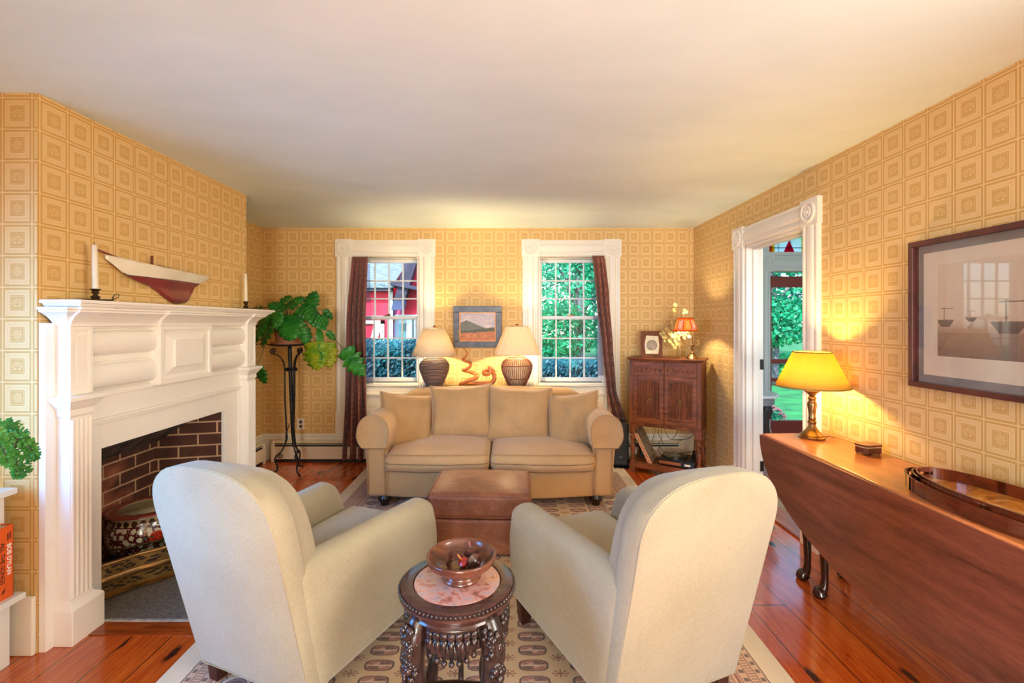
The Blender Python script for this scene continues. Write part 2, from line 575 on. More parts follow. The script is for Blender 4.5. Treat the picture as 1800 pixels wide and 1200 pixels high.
# firebox of sooty brick
def brick_mat():
    g = Gph('sooty_brick')
    t = g.n('ShaderNodeTexCoord')
    b = g.n('ShaderNodeTexBrick')
    g.l(t.outputs['UV'], b.inputs[0])
    b.inputs['Scale'].default_value = 1.0
    b.inputs['Brick Width'].default_value = 0.235; b.inputs['Row Height'].default_value = 0.079
    b.inputs['Mortar Size'].default_value = 0.006; b.inputs['Mortar Smooth'].default_value = 0.3
    v = g.coord()
    n1 = g.noise(v, 9, 4); soot = g.noise(v, 3.2, 4)
    br = g.ramp(n1, [(0.3, K(140, 74, 50)), (0.7, K(190, 116, 84))])
    x, y, z = g.xyz(v)
    sf = g.ramp(soot + z * 0.45 + (y - 2.6) * 0.12, [(0.50, K(0, 0, 0)), (0.66, K(240, 240, 240))])
    br = g.mix(g.put_f(sf), br, K(46, 28, 22))
    mo = g.mix(n1, K(140, 100, 70), K(226, 188, 146))
    g.base(g.mix(E(g, b.outputs['Fac']), br, mo))
    g.set(Roughness=0.85)
    g.bump(n1 * 0.6 - E(g, b.outputs['Fac']) * 0.6, 0.5, 0.006)
    return g.mat
BRICK = brick_mat()
m = MB()
P0, P1 = (XB - 0.0, FY0 - 0.0), (-2.36, 2.33)
P2, P3 = (-2.36, 3.10), (XB - 0.0, FY1)
def panel_quad(m, a, b, z0, z1, t=0.03):
    d = Vector((b[0] - a[0], b[1] - a[1])); nrm = Vector((d.y, -d.x)).normalized() * t
    m.prism([a, b, (b[0] + nrm.x, b[1] + nrm.y), (a[0] + nrm.x, a[1] + nrm.y)], z0, z1, 'z')
panel_quad(m, P1, P0, 0, 1.0); panel_quad(m, P2, P1, 0, 1.0); panel_quad(m, P3, P2, 0, 1.0)
fb = m.build('wall_firebox', BRICK)
# running-bond coordinates along each face
me = fb.data; L = me.uv_layers.new(name='UVMap')
for p in me.polygons:
    for li in p.loop_indices:
        x, y, z = me.vertices[me.loops[li].vertex_index].co
        L.data[li].uv = ((y if abs(p.normal.x) > 0.75 else x * 1.03 + 0.06), z)
tag(fb, kind='structure')
m = MB()   # sloping throat above the back of the fire
m.M = None
m.loft([[(-2.36, 2.30, 0.62), (-2.36, 3.12, 0.62), (-2.33, 3.12, 0.60), (-2.33, 2.30, 0.60)],
        [(-2.12, 2.24, 0.80), (-2.12, 3.17, 0.80), (-2.10, 3.17, 0.77), (-2.10, 2.24, 0.77)]])
m.box(-2.38, XB - .02, 2.20, 3.2, 0.84, 0.88)
tag(m.build('trim_throat', mottled('soot', (40, 32, 28), (92, 78, 68), 12, 0.9)), kind='structure')
# hearth slab
STONE = mottled('granite_slab', (72, 68, 66), (118, 112, 106), 70, 0.7, bump=0.3, bscale=160, lo=0.3, hi=0.7)
m = MB(); m.box(-2.37, -1.42, 2.157, 3.24, 0, 0.012)
tag(m.build('floor_hearth', STONE, bevel=0.004), kind='structure')
m = MB(); m.box(-2.37, -1.40, 2.145, 2.157, 0, 0.008); m.box(-1.42, -1.40, 2.157, 3.24, 0, 0.008)
tag(m.build('trim_hearth_edge', mottled('mortar', (150, 146, 140), (196, 192, 186), 30, 0.9)), kind='structure')
m = MB(); m.box(XB + 0.09, -1.25, 2.055, 2.145, 0, 0.004)
tag(m.build('trim_hearth_board', wood('header_board', (112, 40, 10), (168, 76, 22), 0, 12, 8, 0.25, 0.4)), kind='structure')

# ---------------------------------------------------------------- window and door casings
def rosette(mb, M, s):
    """square corner block with a turned bullseye, facing +Z of M"""
    old = mb.M; mb.M = M
    mb.box(-s / 2, s / 2, -s / 2, s / 2, 0, 0.032)
    h = s * 0.40
    mb.lathe([(h, 0.030), (h, 0.040), (h * .86, 0.044), (h * .74, 0.036), (h * .60, 0.034), (h * .48, 0.043), (h * .36, 0.043), (h * .26, 0.036), (h * .16, 0.044), (0.001, 0.047)], 28)
    mb.M = old

FLUTE = [(0, 0), (0, .020), (.010, .026), (.022, .026), (.028, .018), (.040, .018), (.046, .026), (.060, .030), (.086, .030), (.100, .026), (.106, .018), (.118, .018), (.124, .026), (.136, .026), (.146, .020), (.146, 0)]
def flute(wd, th=1.0):
    k = wd / .146
    return [(x * k, d * th) for x, d in FLUTE]

def facing(origin, right, up, out):
    M = Matrix.Identity(4)
    for i, v in enumerate((right, up, out)):
        for j in range(3): M[j][i] = v[j]
    for j in range(3): M[j][3] = origin[j]
    return M

def casing_set(root, a, b, z0, z1, top, M, mat, wd):
    """a..b inner opening across, z0 foot, z1 head, top outer top; M: x across, y up, z out of the wall"""
    for xa in (a - wd, b):
        mb = MB(); mb.M = M
        prof = [(xa + x, d) for x, d in flute(wd)]
        mb.loft([[(x, y, d) for x, d in prof] for y in (z0 + 0.22, z1)])
        mb.box(xa - 0.004, xa + wd + 0.004, z0, z0 + 0.22, 0, 0.034)
        mb.build('side_casing', mat, root, bevel=0.002)
    mb = MB(); mb.M = M
    hh = top - z1
    prof = [(y * hh / .146, d) for y, d in FLUTE]
    mb.loft([[(x, z1 + y, d) for y, d in prof] for x in (a, b)])
    mb.build('head_casing', mat, root, bevel=0.002)
    for xa in (a - wd / 2, b + wd / 2):
        mb = MB()
        rosette(mb, M @ Matrix.Translation((xa, z1 + hh / 2, 0)), max(hh, wd) + 0.012)
        mb.build('corner_block', mat, root, smooth=True, angle=35)

PANE = pane_glass('window_glass', (0.97, 0.99, 1.0, 1), 0.3)
MUNT = paint('sash_paint', (226, 226, 222), 0.4)
def make_window(n, a, b, y):
    root = tag(empty('window_%d' % n), kind='structure')
    M = facing((0, y, 0), (1, 0, 0), (0, 0, 1), (0, -1, 0))
    casing_set(root, a, b, 0.27, WZ1, 2.225, M, TRIM, 0.160)
    mb = MB()            # jamb lining and stop
    mb.box(a, a + .02, y - .004, y + T, WZ0, WZ1); mb.box(b - .02, b, y - .004, y + T, WZ0, WZ1)
    mb.box(a + .02, b - .02, y - .004, y + T, WZ1 - .02, WZ1)
    mb.build('jamb', TRIM, root, bevel=0.003)
    mb = MB(); mb.box(a, b, y - 0.012, y + T, WZ0 - .03, WZ0)
    mb.box(a - .0, b + .0, y - 0.035, y + .0, WZ0 - .035, WZ0 - .012)
    mb.build('sill', TRIM, root, bevel=0.004)
    mb = MB()            # panelled apron under the sill
    mb.box(a, b, y - .012, y - .001, 0.27, WZ0 - .035)
    mb.box(a, b, y - .022, y - .012, 0.27, 0.33); mb.box(a, b, y - .022, y - .012, 0.655, 0.745)
    mb.box(a, a + .06, y - .022, y - .012, 0.33, 0.655); mb.box(b - .06, b, y - .022, y - .012, 0.33, 0.655)
    mb.box(a, b, y - .032, y - .020, 0.66, 0.685)
    mb.build('apron_panel', TRIM, root, bevel=0.004)
    mid = 1.440
    for (z0, z1, yy) in ((mid - .018, WZ1 - .02, y + .105), (WZ0, mid + .018, y + .068)):
        s = MB(); x0, x1 = a + .02, b - .02; st = 0.026
        bot = 0.030 if z0 > 1 else 0.042; top = 0.030
        s.box(x0, x0 + st, yy, yy + .034, z0, z1); s.box(x1 - st, x1, yy, yy + .034, z0, z1)
        s.box(x0 + st, x1 - st, yy, yy + .034, z0, z0 + bot); s.box(x0 + st, x1 - st, yy, yy + .034, z1 - top, z1)
        so = s.build('sash', MUNT, root, bevel=0.003)
        g = MB(); gx0, gx1, gz0, gz1 = x0 + st, x1 - st, z0 + bot, z1 - top
        for i in range(1, 4):
            x = gx0 + (gx1 - gx0) * i / 4; g.box(x - .007, x + .007, yy + .006, yy + .028, gz0, gz1)
        for i in range(1, 3):
            z = gz0 + (gz1 - gz0) * i / 3; g.box(gx0, gx1, yy + .007, yy + .027, z - .007, z + .007)
        g.build('muntin_grid', MUNT, so, bevel=0.0015)
        p = MB(); p.box(gx0 - .004, gx1 + .004, yy + .015, yy + .018, gz0 - .004, gz1 + .004)
        p.build('glazing', PANE, so)
    l = MB(); l.box((a + b) / 2 - .03, (a + b) / 2 + .03, y + .045, y + .07, mid + .018, mid + .03)
    l.tube([((a + b) / 2 + .0, y + .055, mid + .036), ((a + b) / 2 + .028, y + .05, mid + .036)], .006)
    l.build('sash_lock', mottled('old_brass', (96, 76, 48), (132, 108, 70), 10, 0.4, 0.8), root)
make_window(1, *WIN[0], YB)
make_window(2, *WIN[1], YB)

# unseen windows; the rear pair and the right one are added for the area lights
def unseen_window(n, boxes):
    mb = MB()
    for b in boxes: mb.box(*b)
    tag(mb.build('window_%d' % n, MUNT), kind='structure')
for k, (a, b) in enumerate(RW):
    q = [(a, a + .06, YR - .05, YR + .02, .5, 2.15), (b - .06, b, YR - .05, YR + .02, .5, 2.15), (a, b, YR - .05, YR + .02, .5, .56), (a, b, YR - .05, YR + .02, 2.09, 2.15), (a, b, YR - .03, YR, 1.3, 1.35)]
    q += [(a + (b - a) * i / 4 - .008, a + (b - a) * i / 4 + .008, YR - .03, YR - .01, .5, 2.15) for i in (1, 2, 3)]
    unseen_window(3 + k, q)  # added frames around the rear area light
q = [(XL - .1, XL + .02, LW[0], LW[0] + .06, LW[2], LW[3]), (XL - .1, XL + .02, LW[1] - .06, LW[1], LW[2], LW[3]), (XL - .1, XL + .02, LW[0], LW[1], LW[2], LW[2] + .06), (XL - .1, XL + .02, LW[0], LW[1], LW[3] - .06, LW[3])]
unseen_window(5, q)
q = [(XR - .02, XR + .1, -.55, -.49, .8, 2.1), (XR - .02, XR + .1, .69, .75, .8, 2.1), (XR - .02, XR + .1, -.55, .75, .8, .86), (XR - .02, XR + .1, -.55, .75, 2.04, 2.1), (XR + .03, XR + .06, -.55, .75, 1.43, 1.47), (XR + .03, XR + .06, .09, .11, .8, 2.1)]
unseen_window(6, q)  # added frame around the right area light

# doorway in the right wall
root = tag(empty('door_1'), kind='structure')
M = facing((XR, 0, 0), (0, -1, 0), (0, 0, 1), (-1, 0, 0))
casing_set(root, -DY1, -DY0, 0.0, DZ, 2.14, M, TRIM, 0.152)
mb = MB()
mb.box(XR - .004, XR + .129, DY1 - .02, DY1, 0, DZ); mb.box(XR - .004, XR + .129, DY0, DY0 + .02, 0, DZ)
mb.box(XR - .004, XR + .129, DY0, DY1, DZ - .02, DZ)
mb.box(XR + .045, XR + .085, DY1 - .034, DY1 - .02, 0, DZ); mb.box(XR + .045, XR + .085, DY0 + .02, DY0 + .034, 0, DZ)
mb.box(XR + .045, XR + .085, DY0 + .02, DY1 - .02, DZ - .034, DZ - .02)
mb.build('jamb', TRIM, root, bevel=0.003)
mb = MB()
mb.box(XR + .105, XR + .13, DY1 - .026, DY1 - .018, 1.02, 1.10); mb.box(XR + .105, XR + .13, DY1 - .026, DY1 - .018, 0.22, 0.30)
mb.build('hinge', mottled('black_iron', (22, 20, 20), (44, 40, 38), 20, 0.5, 0.6), root)
mb = MB(); mb.box(XR - .02, XR + .15, DY0, DY1, 0.0, 0.014)
mb.build('threshold', wood('threshold_wood', (120, 50, 20), (168, 84, 34), 1, 10, 8, 0.3, 0.3), root, bevel=0.004)

# baseboards
def baseboard(name, boxes, caps=()):
    mb = MB()
    for b in boxes: mb.box(*b)
    return tag(mb.build(name, TRIM, bevel=0.006, seg=2), kind='structure')
cut = [XL, WIN[0][0] - .164, WIN[0][1] + .164, WIN[1][0] - .164, WIN[1][1] + .164, XR]
bbx = []
bbx.append((XL, XR, YB - .020, YB - .001, 0.0, 0.215)); bbx.append((XL, XR, YB - .030, YB - .001, 0.215, 0.240)); bbx.append((XL, XR, YB - .016, YB - .001, 0.240, 0.270))
baseboard('baseboard_back', bbx)
baseboard('baseboard_left', [(XL + .001, XL + .020, YC1, YB - .03, 0, .215), (XL + .001, XL + .030, YC1, YB - .03, .215, .24), (XL + .001, XL + .016, YC1, YB - .03, .24, .27)])
baseboard('baseboard_right', [(XR - .018, XR - .001, YR, DY0 - .16, 0, .19), (XR - .014, XR - .001, DY1 + .16, YB - .03, 0, .05)])
baseboard('baseboard_alcove', [(XL, XB, YC0 - .02, YC0 - .001, 0, .245)])

# ---------------------------------------------------------------- hall beyond the doorway
HALLW = paint('hall_paint', (206, 216, 214), 0.6)
HY = 5.10
HD0, HD1, HDZ = 2.875, 3.78, 1.955
wall('wall_hall_end', [(XR + .125, HD0, HY, HY + .14, 0, 2.6), (HD1, HALLX, HY, HY + .14, 0, 2.6), (HD0, HD1, HY, HY + .14, HDZ, 2.165), (HD0, HD1, HY, HY + .14, 2.37, 2.6)], HALLW)
wall('wall_hall_side', [(HALLX - .1, HALLX, 1.5, HY + .14, 0, 2.6)], HALLW)
wall('wall_hall_near', [(XR + .125, 2.35, 1.5, 1.6, 0, 2.6), (3.65, HALLX, 1.5, 1.6, 0, 2.6), (2.35, 3.65, 1.5, 1.6, 0, .9), (2.35, 3.65, 1.5, 1.6, 2.3, 2.6)], HALLW)  # opening added for the hall area light
m = MB(); m.box(XR + .02, HALLX, 1.5, HY + .14, 2.6, 2.7)
tag(m.build('ceiling_hall', CEIL), kind='structure')
root = tag(empty('door_2'), kind='structure')
M = facing((0, HY, 0), (1, 0, 0), (0, 0, 1), (0, -1, 0))
HT = paint('hall_trim_paint', (206, 218, 216), 0.4)
casing_set(root, HD0, HD1, 0.0, HDZ, 2.13, M, HT, 0.10)
RED = paint('brick_red_door_paint', (128, 52, 38), 0.45)
mb = MB()
st = 0.055; y0, y1 = HY + .06, HY + .10
mb.box(HD0 + .005, HD0 + .005 + st, y0, y1, 0.02, HDZ - .05); mb.box(HD1 - .005 - st, HD1 - .005, y0, y1, 0.02, HDZ - .05)
for z0, z1 in ((0.02, 0.30), (0.735, 0.775), (0.935, 0.985), (HDZ - .17, HDZ - .05)): mb.box(HD0 + .005 + st, HD1 - .005 - st, y0, y1, z0, z1)
mb.build('door_frame', RED, root, bevel=0.003)
mb = MB(); mb.box(HD0 + .05, HD1 - .05, HY + .078, HY + .082, 0.3, HDZ - .16)
mb.build('door_glazing', PANE, root)
mb = MB(); mb.box(HD0 - .004, HD0 + .012, HY - .012, HY + .01, 0.80, 0.94); mb.build('latch_plate', mottled('dark_latch', (30, 28, 28), (56, 52, 50), 10, 0.5, 0.5), root)
# stained glass above the door
def stained():
    g = Gph('stained_glass')
    v = g.coord(); x, y, z = g.xyz(v)
    u = (x - 2.875) / 0.66; t = (z - 2.165) / 0.205
    red = (u.between(0.27, 0.49)) * (t.lt((g.m('SUBTRACT', 0.05, (u - 0.375).abs() * 0.0)) + g.m('MULTIPLY', ((u - 0.375).abs() + 0.02), -7.0) + 0.78))
    fan = u.lt(0.13) * t.lt(u * 3.0 + 0.5)
    yel = (u - 0.62).abs().lt(0.035) + u.between(0.58, 0.98) * ((t - 0.12).abs()).lt(0.08)
    c = g.mix(fan.min(1.0), (0.93, 0.96, 1.0, 1), g.ramp(u * 3 , [(0.0, K(225, 20, 40)), (0.22, K(245, 110, 20)), (0.36, K(250, 220, 40))]))
    c = g.mix(yel.min(1.0), c, K(240, 235, 60)); c = g.mix(red, c, K(225, 10, 80))
    lead = ((u - 0.86).abs() - (t - 0.6).abs() * 0.28).abs().lt(0.012) + ((u * 5.0).fract() - 0.5).abs().gt(0.47) * 0.6 + ((t - 0.28).abs()).lt(0.02)
    c = g.mix(lead.min(1.0), c, K(70, 84, 110))
    tr = g.n('ShaderNodeBsdfTransparent'); g.l(c, tr.inputs[0])
    tl = g.n('ShaderNodeBsdfTranslucent'); g.l(c, tl.inputs[0])
    mx = g.n('ShaderNodeMixShader'); mx.inputs[0].default_value = 0.6
    g.l(tr.outputs[0], mx.inputs[1]); g.l(tl.outputs[0], mx.inputs[2]); g.surf(mx.outputs[0])
    return g.mat
mb = MB(); mb.box(HD0, HD1, HY + .05, HY + .056, 2.165, 2.37)
mb.build('transom_pane', stained(), root)
mb = MB(); mb.box(HD0 - .1, HD1 + .1, HY - .03, HY - .001, 2.13, 2.165); mb.build('transom_sill', HT, root, bevel=0.003)
# ================================================================== fireplace mantel
def pt(px, py, Y):
    """the place at depth Y that the photograph shows at px, py"""
    return Vector(((px - 893) * Y / F, Y, EYE - (py - 568) * Y / F))

mant = thing('fireplace_mantel', 'tall cream painted wooden fireplace mantel with fluted pilasters around the brick opening', 'mantel', (XB + .002, 2.722, 0))
# local frame: x = out into the room, y = along the wall (offset from the middle), z up
Y0, Y1 = YC0 - 2.722 + .004, YC1 - 2.722 - .004
fy0, fy1 = FY0 - 2.722, FY1 - 2.722
mb = MB()
mb.box(0, .030, Y0, fy0, 0, 1.06); mb.box(0, .030, fy1, Y1, 0, 1.06); mb.box(0, .030, fy0, fy1, FZ, 1.06)
mb.box(0, .030, Y0, Y1, 1.06, 1.385)
mb.build('surround', WHITE, mant, bevel=0.002)
mb = MB()       # stepped architrave moulding round the surround
ay0, ay1 = Y0 + .15, Y1 - .15
for z0, z1, d in ((.905, .918, .044), (.918, .932, .052), (1.035, 1.062, .046), (.932, 1.035, .038)): mb.box(.03, d, ay0, ay1, z0, z1)
for a, b in ((ay0, ay0 + .022), (ay1 - .022, ay1)): mb.box(.03, .044, a, b, .012, .905)
mb.build('architrave', WHITE, mant, bevel=0.003)
def pilaster(ya, yb):
    p = MB(); p.box(.03, .090, ya, yb, .185, .985); pil = p.build('pilaster', WHITE, mant, bevel=0.002)
    n = 5; wd = yb - ya; f = MB()
    for i in range(n):
        c = ya + wd * (i + .5) / n; h = wd / n * .40
        f.prism([(.0895, c - h), (.0895, c + h)] + [(.0895 + .010 * sin(pi * k / 5), c + h * cos(pi * k / 5)) for k in range(1, 5)], .195, .965, 'z')
    f.build('reeding', WHITE, pil, smooth=True, angle=50)
    b = MB(); b.box(.03, .112, ya - .012, yb + .042, 0, .150)
    b.loft([[(.03, ya - .012, .150), (.112, ya - .012, .150), (.112, yb + .042, .150), (.03, yb + .042, .150)],
            [(.03, ya - .008, .158), (.106, ya - .008, .158), (.106, yb + .036, .158), (.03, yb + .036, .158)],
            [(.03, ya - .003, .176), (.096, ya - .003, .176), (.096, yb + .010, .176), (.03, yb + .010, .176)],
            [(.03, ya, .190), (.0915, ya, .190), (.0915, yb + .002, .190), (.03, yb + .002, .190)]])
    b.build('plinth', WHITE, mant, bevel=0.003)
    c = MB()
    rings = []
    for e, z in ((.0, .975), (.006, .985), (.006, 1.010), (.012, 1.018), (.030, 1.045), (.036, 1.050), (.036, 1.066), (.0, 1.072)):
        rings.append([(.03, ya - e, z), (.091 + e, ya - e, z), (.091 + e, yb + e, z), (.03, yb + e, z)])
    c.loft(rings); c.build('capital', WHITE, mant, bevel=0.0015)
    k = MB(); k.box(.03, .088, ya - .002, yb + .002, 1.07, 1.372)
    k.box(.088, .094, ya - .002, ya + .016, 1.075, 1.372); k.box(.088, .094, yb - .016, yb + .002, 1.075, 1.372)
    k.box(.088, .094, ya + .016, yb - .016, 1.075, 1.095); k.box(.088, .094, ya + .016, yb - .016, 1.352, 1.372)
    k.box(.088, .092, ya + .030, yb - .030, 1.115, 1.332)
    k.build('frieze_block', WHITE, mant, bevel=0.002)
pilaster(Y0 + .045, Y0 + .150)
pilaster(Y1 - .150, Y1 - .045)
# centre tablet
ca, cb = -.215, .222
mb = MB(); mb.box(.03, .082, ca, cb, 1.050, 1.372)
mb.box(.082, .094, ca, ca + .026, 1.050, 1.372); mb.box(.082, .094, cb - .026, cb, 1.050, 1.372)
mb.box(.082, .094, ca + .026, cb - .026, 1.050, 1.078); mb.box(.082, .094, ca + .026, cb - .026, 1.345, 1.372)
mb.loft([[(.082, ca + .045, 1.097), (.082, cb - .045, 1.097), (.082, cb - .045, 1.328), (.082, ca + .045, 1.328)],
         [(.094, ca + .100, 1.140), (.094, cb - .100, 1.140), (.094, cb - .100, 1.290), (.094, ca + .100, 1.290)],
         [(.104, ca + .100, 1.140), (.104, cb - .100, 1.140), (.104, cb - .100, 1.290), (.104, ca + .100, 1.290)]])
mb.build('centre_panel', WHITE, mant, bevel=0.002)
# the two reeded panels: big horizontal rolls
roll = [(1.062, .036), (1.072, .05)]
prof = []
for zc, hh in ((1.135, .058), (1.292, .058)):
    prof += [(zc - hh - .006, .040)]
    for k in range(9):
        a = pi * k / 8
        prof.append((zc - hh * cos(a), .044 + .034 * sin(a) ** .8 if 0 < k < 8 else .044))
    prof += [(zc + hh + .006, .040), (zc + hh + .010, .052), (zc + hh + .018, .052)]
prof = [(1.060, .030)] + prof + [(1.378, .040), (1.378, .030)]
for a, b in ((Y0 + .150, ca), (cb, Y1 - .150)):
    mb = MB(); mb.loft([[(d, y, z) for z, d in prof] for y in (a, b)])
    mb.build('reeded_panel', WHITE, mant, smooth=True, angle=40)
# cornice (breaks forward over the blocks and the tablet) and shelf
def cornice(ya, yb, base, ends):
    rings = []
    for e, z in ((0, 1.368), (.006, 1.372), (.006, 1.382), (.010, 1.390), (.020, 1.402), (.036, 1.416), (.056, 1.428), (.066, 1.432), (.066, 1.440), (.074, 1.444), (.074, 1.452)):
        rings.append([(.02, ya - e * ends[0], z), (base + e, ya - e * ends[0], z), (base + e, yb + e * ends[1], z), (.02, yb + e * ends[1], z)])
    return rings
mb = MB(); mb.loft(cornice(Y0 + .045, Y1 - .045, .075, (1, 1)))
for a, b in ((Y0 + .043, Y0 + .152), (Y1 - .152, Y1 - .043), (ca, cb)): mb.loft(cornice(a, b, .092, (.35, .35)))
mb.build('cornice', WHITE, mant, bevel=0.001)
mb = MB()
def shelf_out(e): return [(.002, Y0 + .030 - e), (.148 + e, Y0 + .030 - e), (.148 + e, Y1 + .045 + e), (.002, Y1 + .045 + e)]
mb.loft([[(x, y, z) for x, y in shelf_out(e)] for e, z in ((.0, 1.450), (.010, 1.456), (.018, 1.464), (.018, 1.468), (.030, 1.470), (.032, 1.478), (.028, 1.484))])
mb.build('shelf', WHITE, mant, bevel=0.001)

# ================================================================== sofa
LIN = fabric('sofa_linen', (184, 142, 92), (210, 170, 118))
LIN2 = fabric('pillow_linen', (158, 120, 76), (186, 147, 100), 380, big=5)
DARK = wood('dark_turned_wood', (20, 13, 10), (46, 30, 22), 2, 10, 6, 0.25, 0.4)
sofa = thing('sofa', 'tan linen two-seat sofa with rolled arms and dark bun feet facing the ottoman', 'sofa', (-.135, 3.46, 0))
mb = MB()       # base rail, bowed forward
def bow(p):
    x, y, z = p
    f = 1 - (x / .82) ** 2
    return (x, y - (.045 * f if y < 0 else 0), z - .012 * f * (z < -.0))
mb.rbox((0, .38, .180), (.80, .36, .095), .02, bow, mid=14)
mb.build('base', LIN, sofa, smooth=True)
mb = MB(); mb.box(-.80, .80, .05, .72, .255, .285); mb.build('deck', LIN, sofa)
# back with a gently humped top
def backf(p):
    x, y, z = p
    t = (z + .30) / .60
    hump = .030 * (1 - (x / .86) ** 2) - .15 * max(0, (abs(x) - .68) / .2) ** 2
    return (x, y + .035 * t, z + hump * max(0, t))
mb = MB(); mb.rbox((0, .70, .50), (.88, .085, .29), .08, backf, mid=14)
mb.build('backrest', LIN, sofa, smooth=True)
def sofa_arm(s):
    # outer face panel and rolled top with a cap that overhangs the front
    mb = MB()
    mb.rbox((s * .845, .365, .305), (.075, .36, .220), .03, lambda p: (p.x + s * .035 * ((p.z + .235) / .47) ** 2, p.y, p.z))
    arm = mb.build('arm', LIN, sofa, smooth=True)
    c = MB()
    cx, cz, r = s * .868, .585, .118
    prof = []
    for k in range(21):
        a = R(k * 180 / 20)
        prof.append((cx + s * r * cos(a), cz + r * sin(a) * 1.02))
    for t in (.15, .35, .55, .75, .9, 1): prof.append((cx - s * (r - .016 * t * t), cz - .128 * t))
    for t in (1, .9, .75, .55, .35, .15): prof.append((cx + s * (r + .010 * sin(pi * t) - .034 * t * t), cz - .128 * t))
    prof += [(cx - s * .085, .42), (cx + s * .07, .42)] if False else []
    rings = []
    for y, k in ((-.020, .90), (-.030, .96), (-.022, .99), (.01, 1.0), (.3, 1.0), (.6, 1.0), (.70, .98), (.73, .9)):
        rings.append([(cx + (x - cx) * k, y, cz + (z - cz) * k) for x, z in prof])
    c.loft(rings)
    cap = c.build('arm_roll', LIN, arm, smooth=True, angle=60)
    q = MB()
    q.tube([(x, -.024, z) for x, z in [(cx + (x - cx) * .985, cz + (z - cz) * .985) for x, z in prof]], .0045, 6, closed=True)
    q.tube([(cx - s * .098, -.006, z) for z in (.10, .28, .47)], .004, 6); q.tube([(cx + s * .045, -.004, z) for z in (.08, .28, .47)], .004, 6)
    q.build('arm_piping', LIN2, arm, smooth=True)
for s in (-1, 1): sofa_arm(s)
def seatf(s):
    def f(p):
        x, y, z = p
        u, v = x / .405, y / .36
        b = (1 - u * u) * (1 - v * v)
        zz = z + (.030 * b if z > 0 else -.004) - (.012 * (v < -.6) * (z > 0)) + noise.noise(Vector((x * 4 + s * 9, y * 4, z * 4))) * .006
        return (x, y - .055 * (1 - ((x + s * -.0) / .5) ** 2) * (v < 0) * abs(v), zz)
    return f
for s in (-1, 1):
    mb = MB(); mb.rbox((s * .397, .36, .352), (.394, .37, .072), .055, seatf(s), mid=12)
    cu = mb.build('seat_cushion', LIN, sofa, smooth=True)
    q = MB()
    for zz in (.410, .300):
        pts = [(s * .397 + .385 * u, -.012 - .052 * (1 - (.394 * u / .5) ** 2), zz + .006 * (1 - u * u) * (zz > .35)) for u in [i / 12 - 1 for i in range(25)]]
        q.tube(pts, .0045, 6)
    q.build('piping', LIN2, cu, smooth=True)
BUN = [(.026, 0), (.030, .004), (.034, .012), (.026, .020), (.042, .030), (.052, .046), (.052, .062), (.040, .074), (.044, .098)]
for x, y in ((-.80, .055), (.80, .055), (-.78, .68), (.78, .68)):
    mb = MB(); mb.lathe(BUN, 20, (x, y, .0095)); mb.build('foot', DARK, sofa, smooth=True)

def throw(name, px, py, Y, W, H, T, lean, turn, roll, label, seed):
    p = pt(px, py, Y)
    root = MB(); pillow_bm(root, W, H, T, seed)
    o = root.build(name, LIN2, None, smooth=True)
    o.location = p
    o.rotation_euler = (Matrix.Rotation(R(turn), 3, 'Z') @ Matrix.Rotation(R(-lean), 3, 'X') @ Matrix.Rotation(R(roll), 3, 'Y')).to_euler()
    q = MB(); pts = []
    for i in range(80):
        t = i / 80 * 4; k = int(t); f = 2 * (t - k) - 1
        u, v = [(f, -1), (1, f), (-f, 1), (-1, -f)][k]
        pts.append((W / 2 * u * (1 - .09 * (1 - v * v) * u * u), 0, H / 2 * v * (1 - .09 * (1 - u * u) * v * v)))
    q.tube(pts, .005, 6, closed=True)
    q.build('piping', LIN, o, smooth=True)
    tag(o, label, 'pillow', 'throw pillows on the sofa')
throw('throw_pillow', 811, 724, 3.94, .53, .46, .17, 14, 3, -2, 'large tan throw pillow with pointed corners, below the framed landscape painting', 2)
throw('throw_pillow', 912, 728, 3.93, .56, .47, .18, 14, -3, 2, 'large tan throw pillow resting on the right seat cushion, below the rattan lamp', 3)
throw('throw_pillow', 714, 739, 3.80, .46, .45, .16, 18, 34, 9, 'tan throw pillow leaning in the sofa corner beside the red-brown curtain', 1)
throw('throw_pillow', 1008, 738, 3.80, .45, .45, .16, 20, -26, -10, 'tan throw pillow leaning in the sofa corner beside the patterned curtain and speaker', 5)

# ================================================================== leather ottoman
def leather():
    g = Gph('brown_leather')
    v = g.coord()
    big = g.noise(v, 3, 4, 0.6, 0.6); w1 = g.noise(g.coord(scale=(1, 1.6, 1)), 9, 5, 0.7, 1.6); fine = g.noise(v, 160, 3)
    g.base(g.ramp(big * .6 + w1 * .4, [(0.3, K(108, 58, 32)), (0.55, K(148, 86, 52)), (0.75, K(176, 118, 84))]))
    g.set(Roughness=g.noise(v, 14, 3) * .2 + .32, Coat_Weight=.2, Coat_Roughness=.3)
    g.bump(w1 * 1.0 + fine * .08, .6, .02)
    return g.mat
LEA = leather()
ott = thing('ottoman', 'worn brown leather ottoman on the rug in front of the sofa', 'ottoman', (-.165, 2.95, .0095), R(-2))
mb = MB(); mb.rbox((0, 0, .115), (.292, .225, .105), .02, mid=6); mb.build('base', LEA, ott, smooth=True)
def otf(p):
    x, y, z = p
    b = (1 - (x / .33) ** 2) * (1 - (y / .25) ** 2)
    return (x * (1 + .02 * (z > 0) * 0), y, z + (.028 * b + noise.noise(Vector((x * 9, y * 14, 1))) * .006 * b) * (z > 0))
mb = MB(); mb.rbox((0, 0, .295), (.312, .236, .075), .035, otf, mid=20); top = mb.build('top_cushion', LEA, ott, smooth=True)
mb = MB()
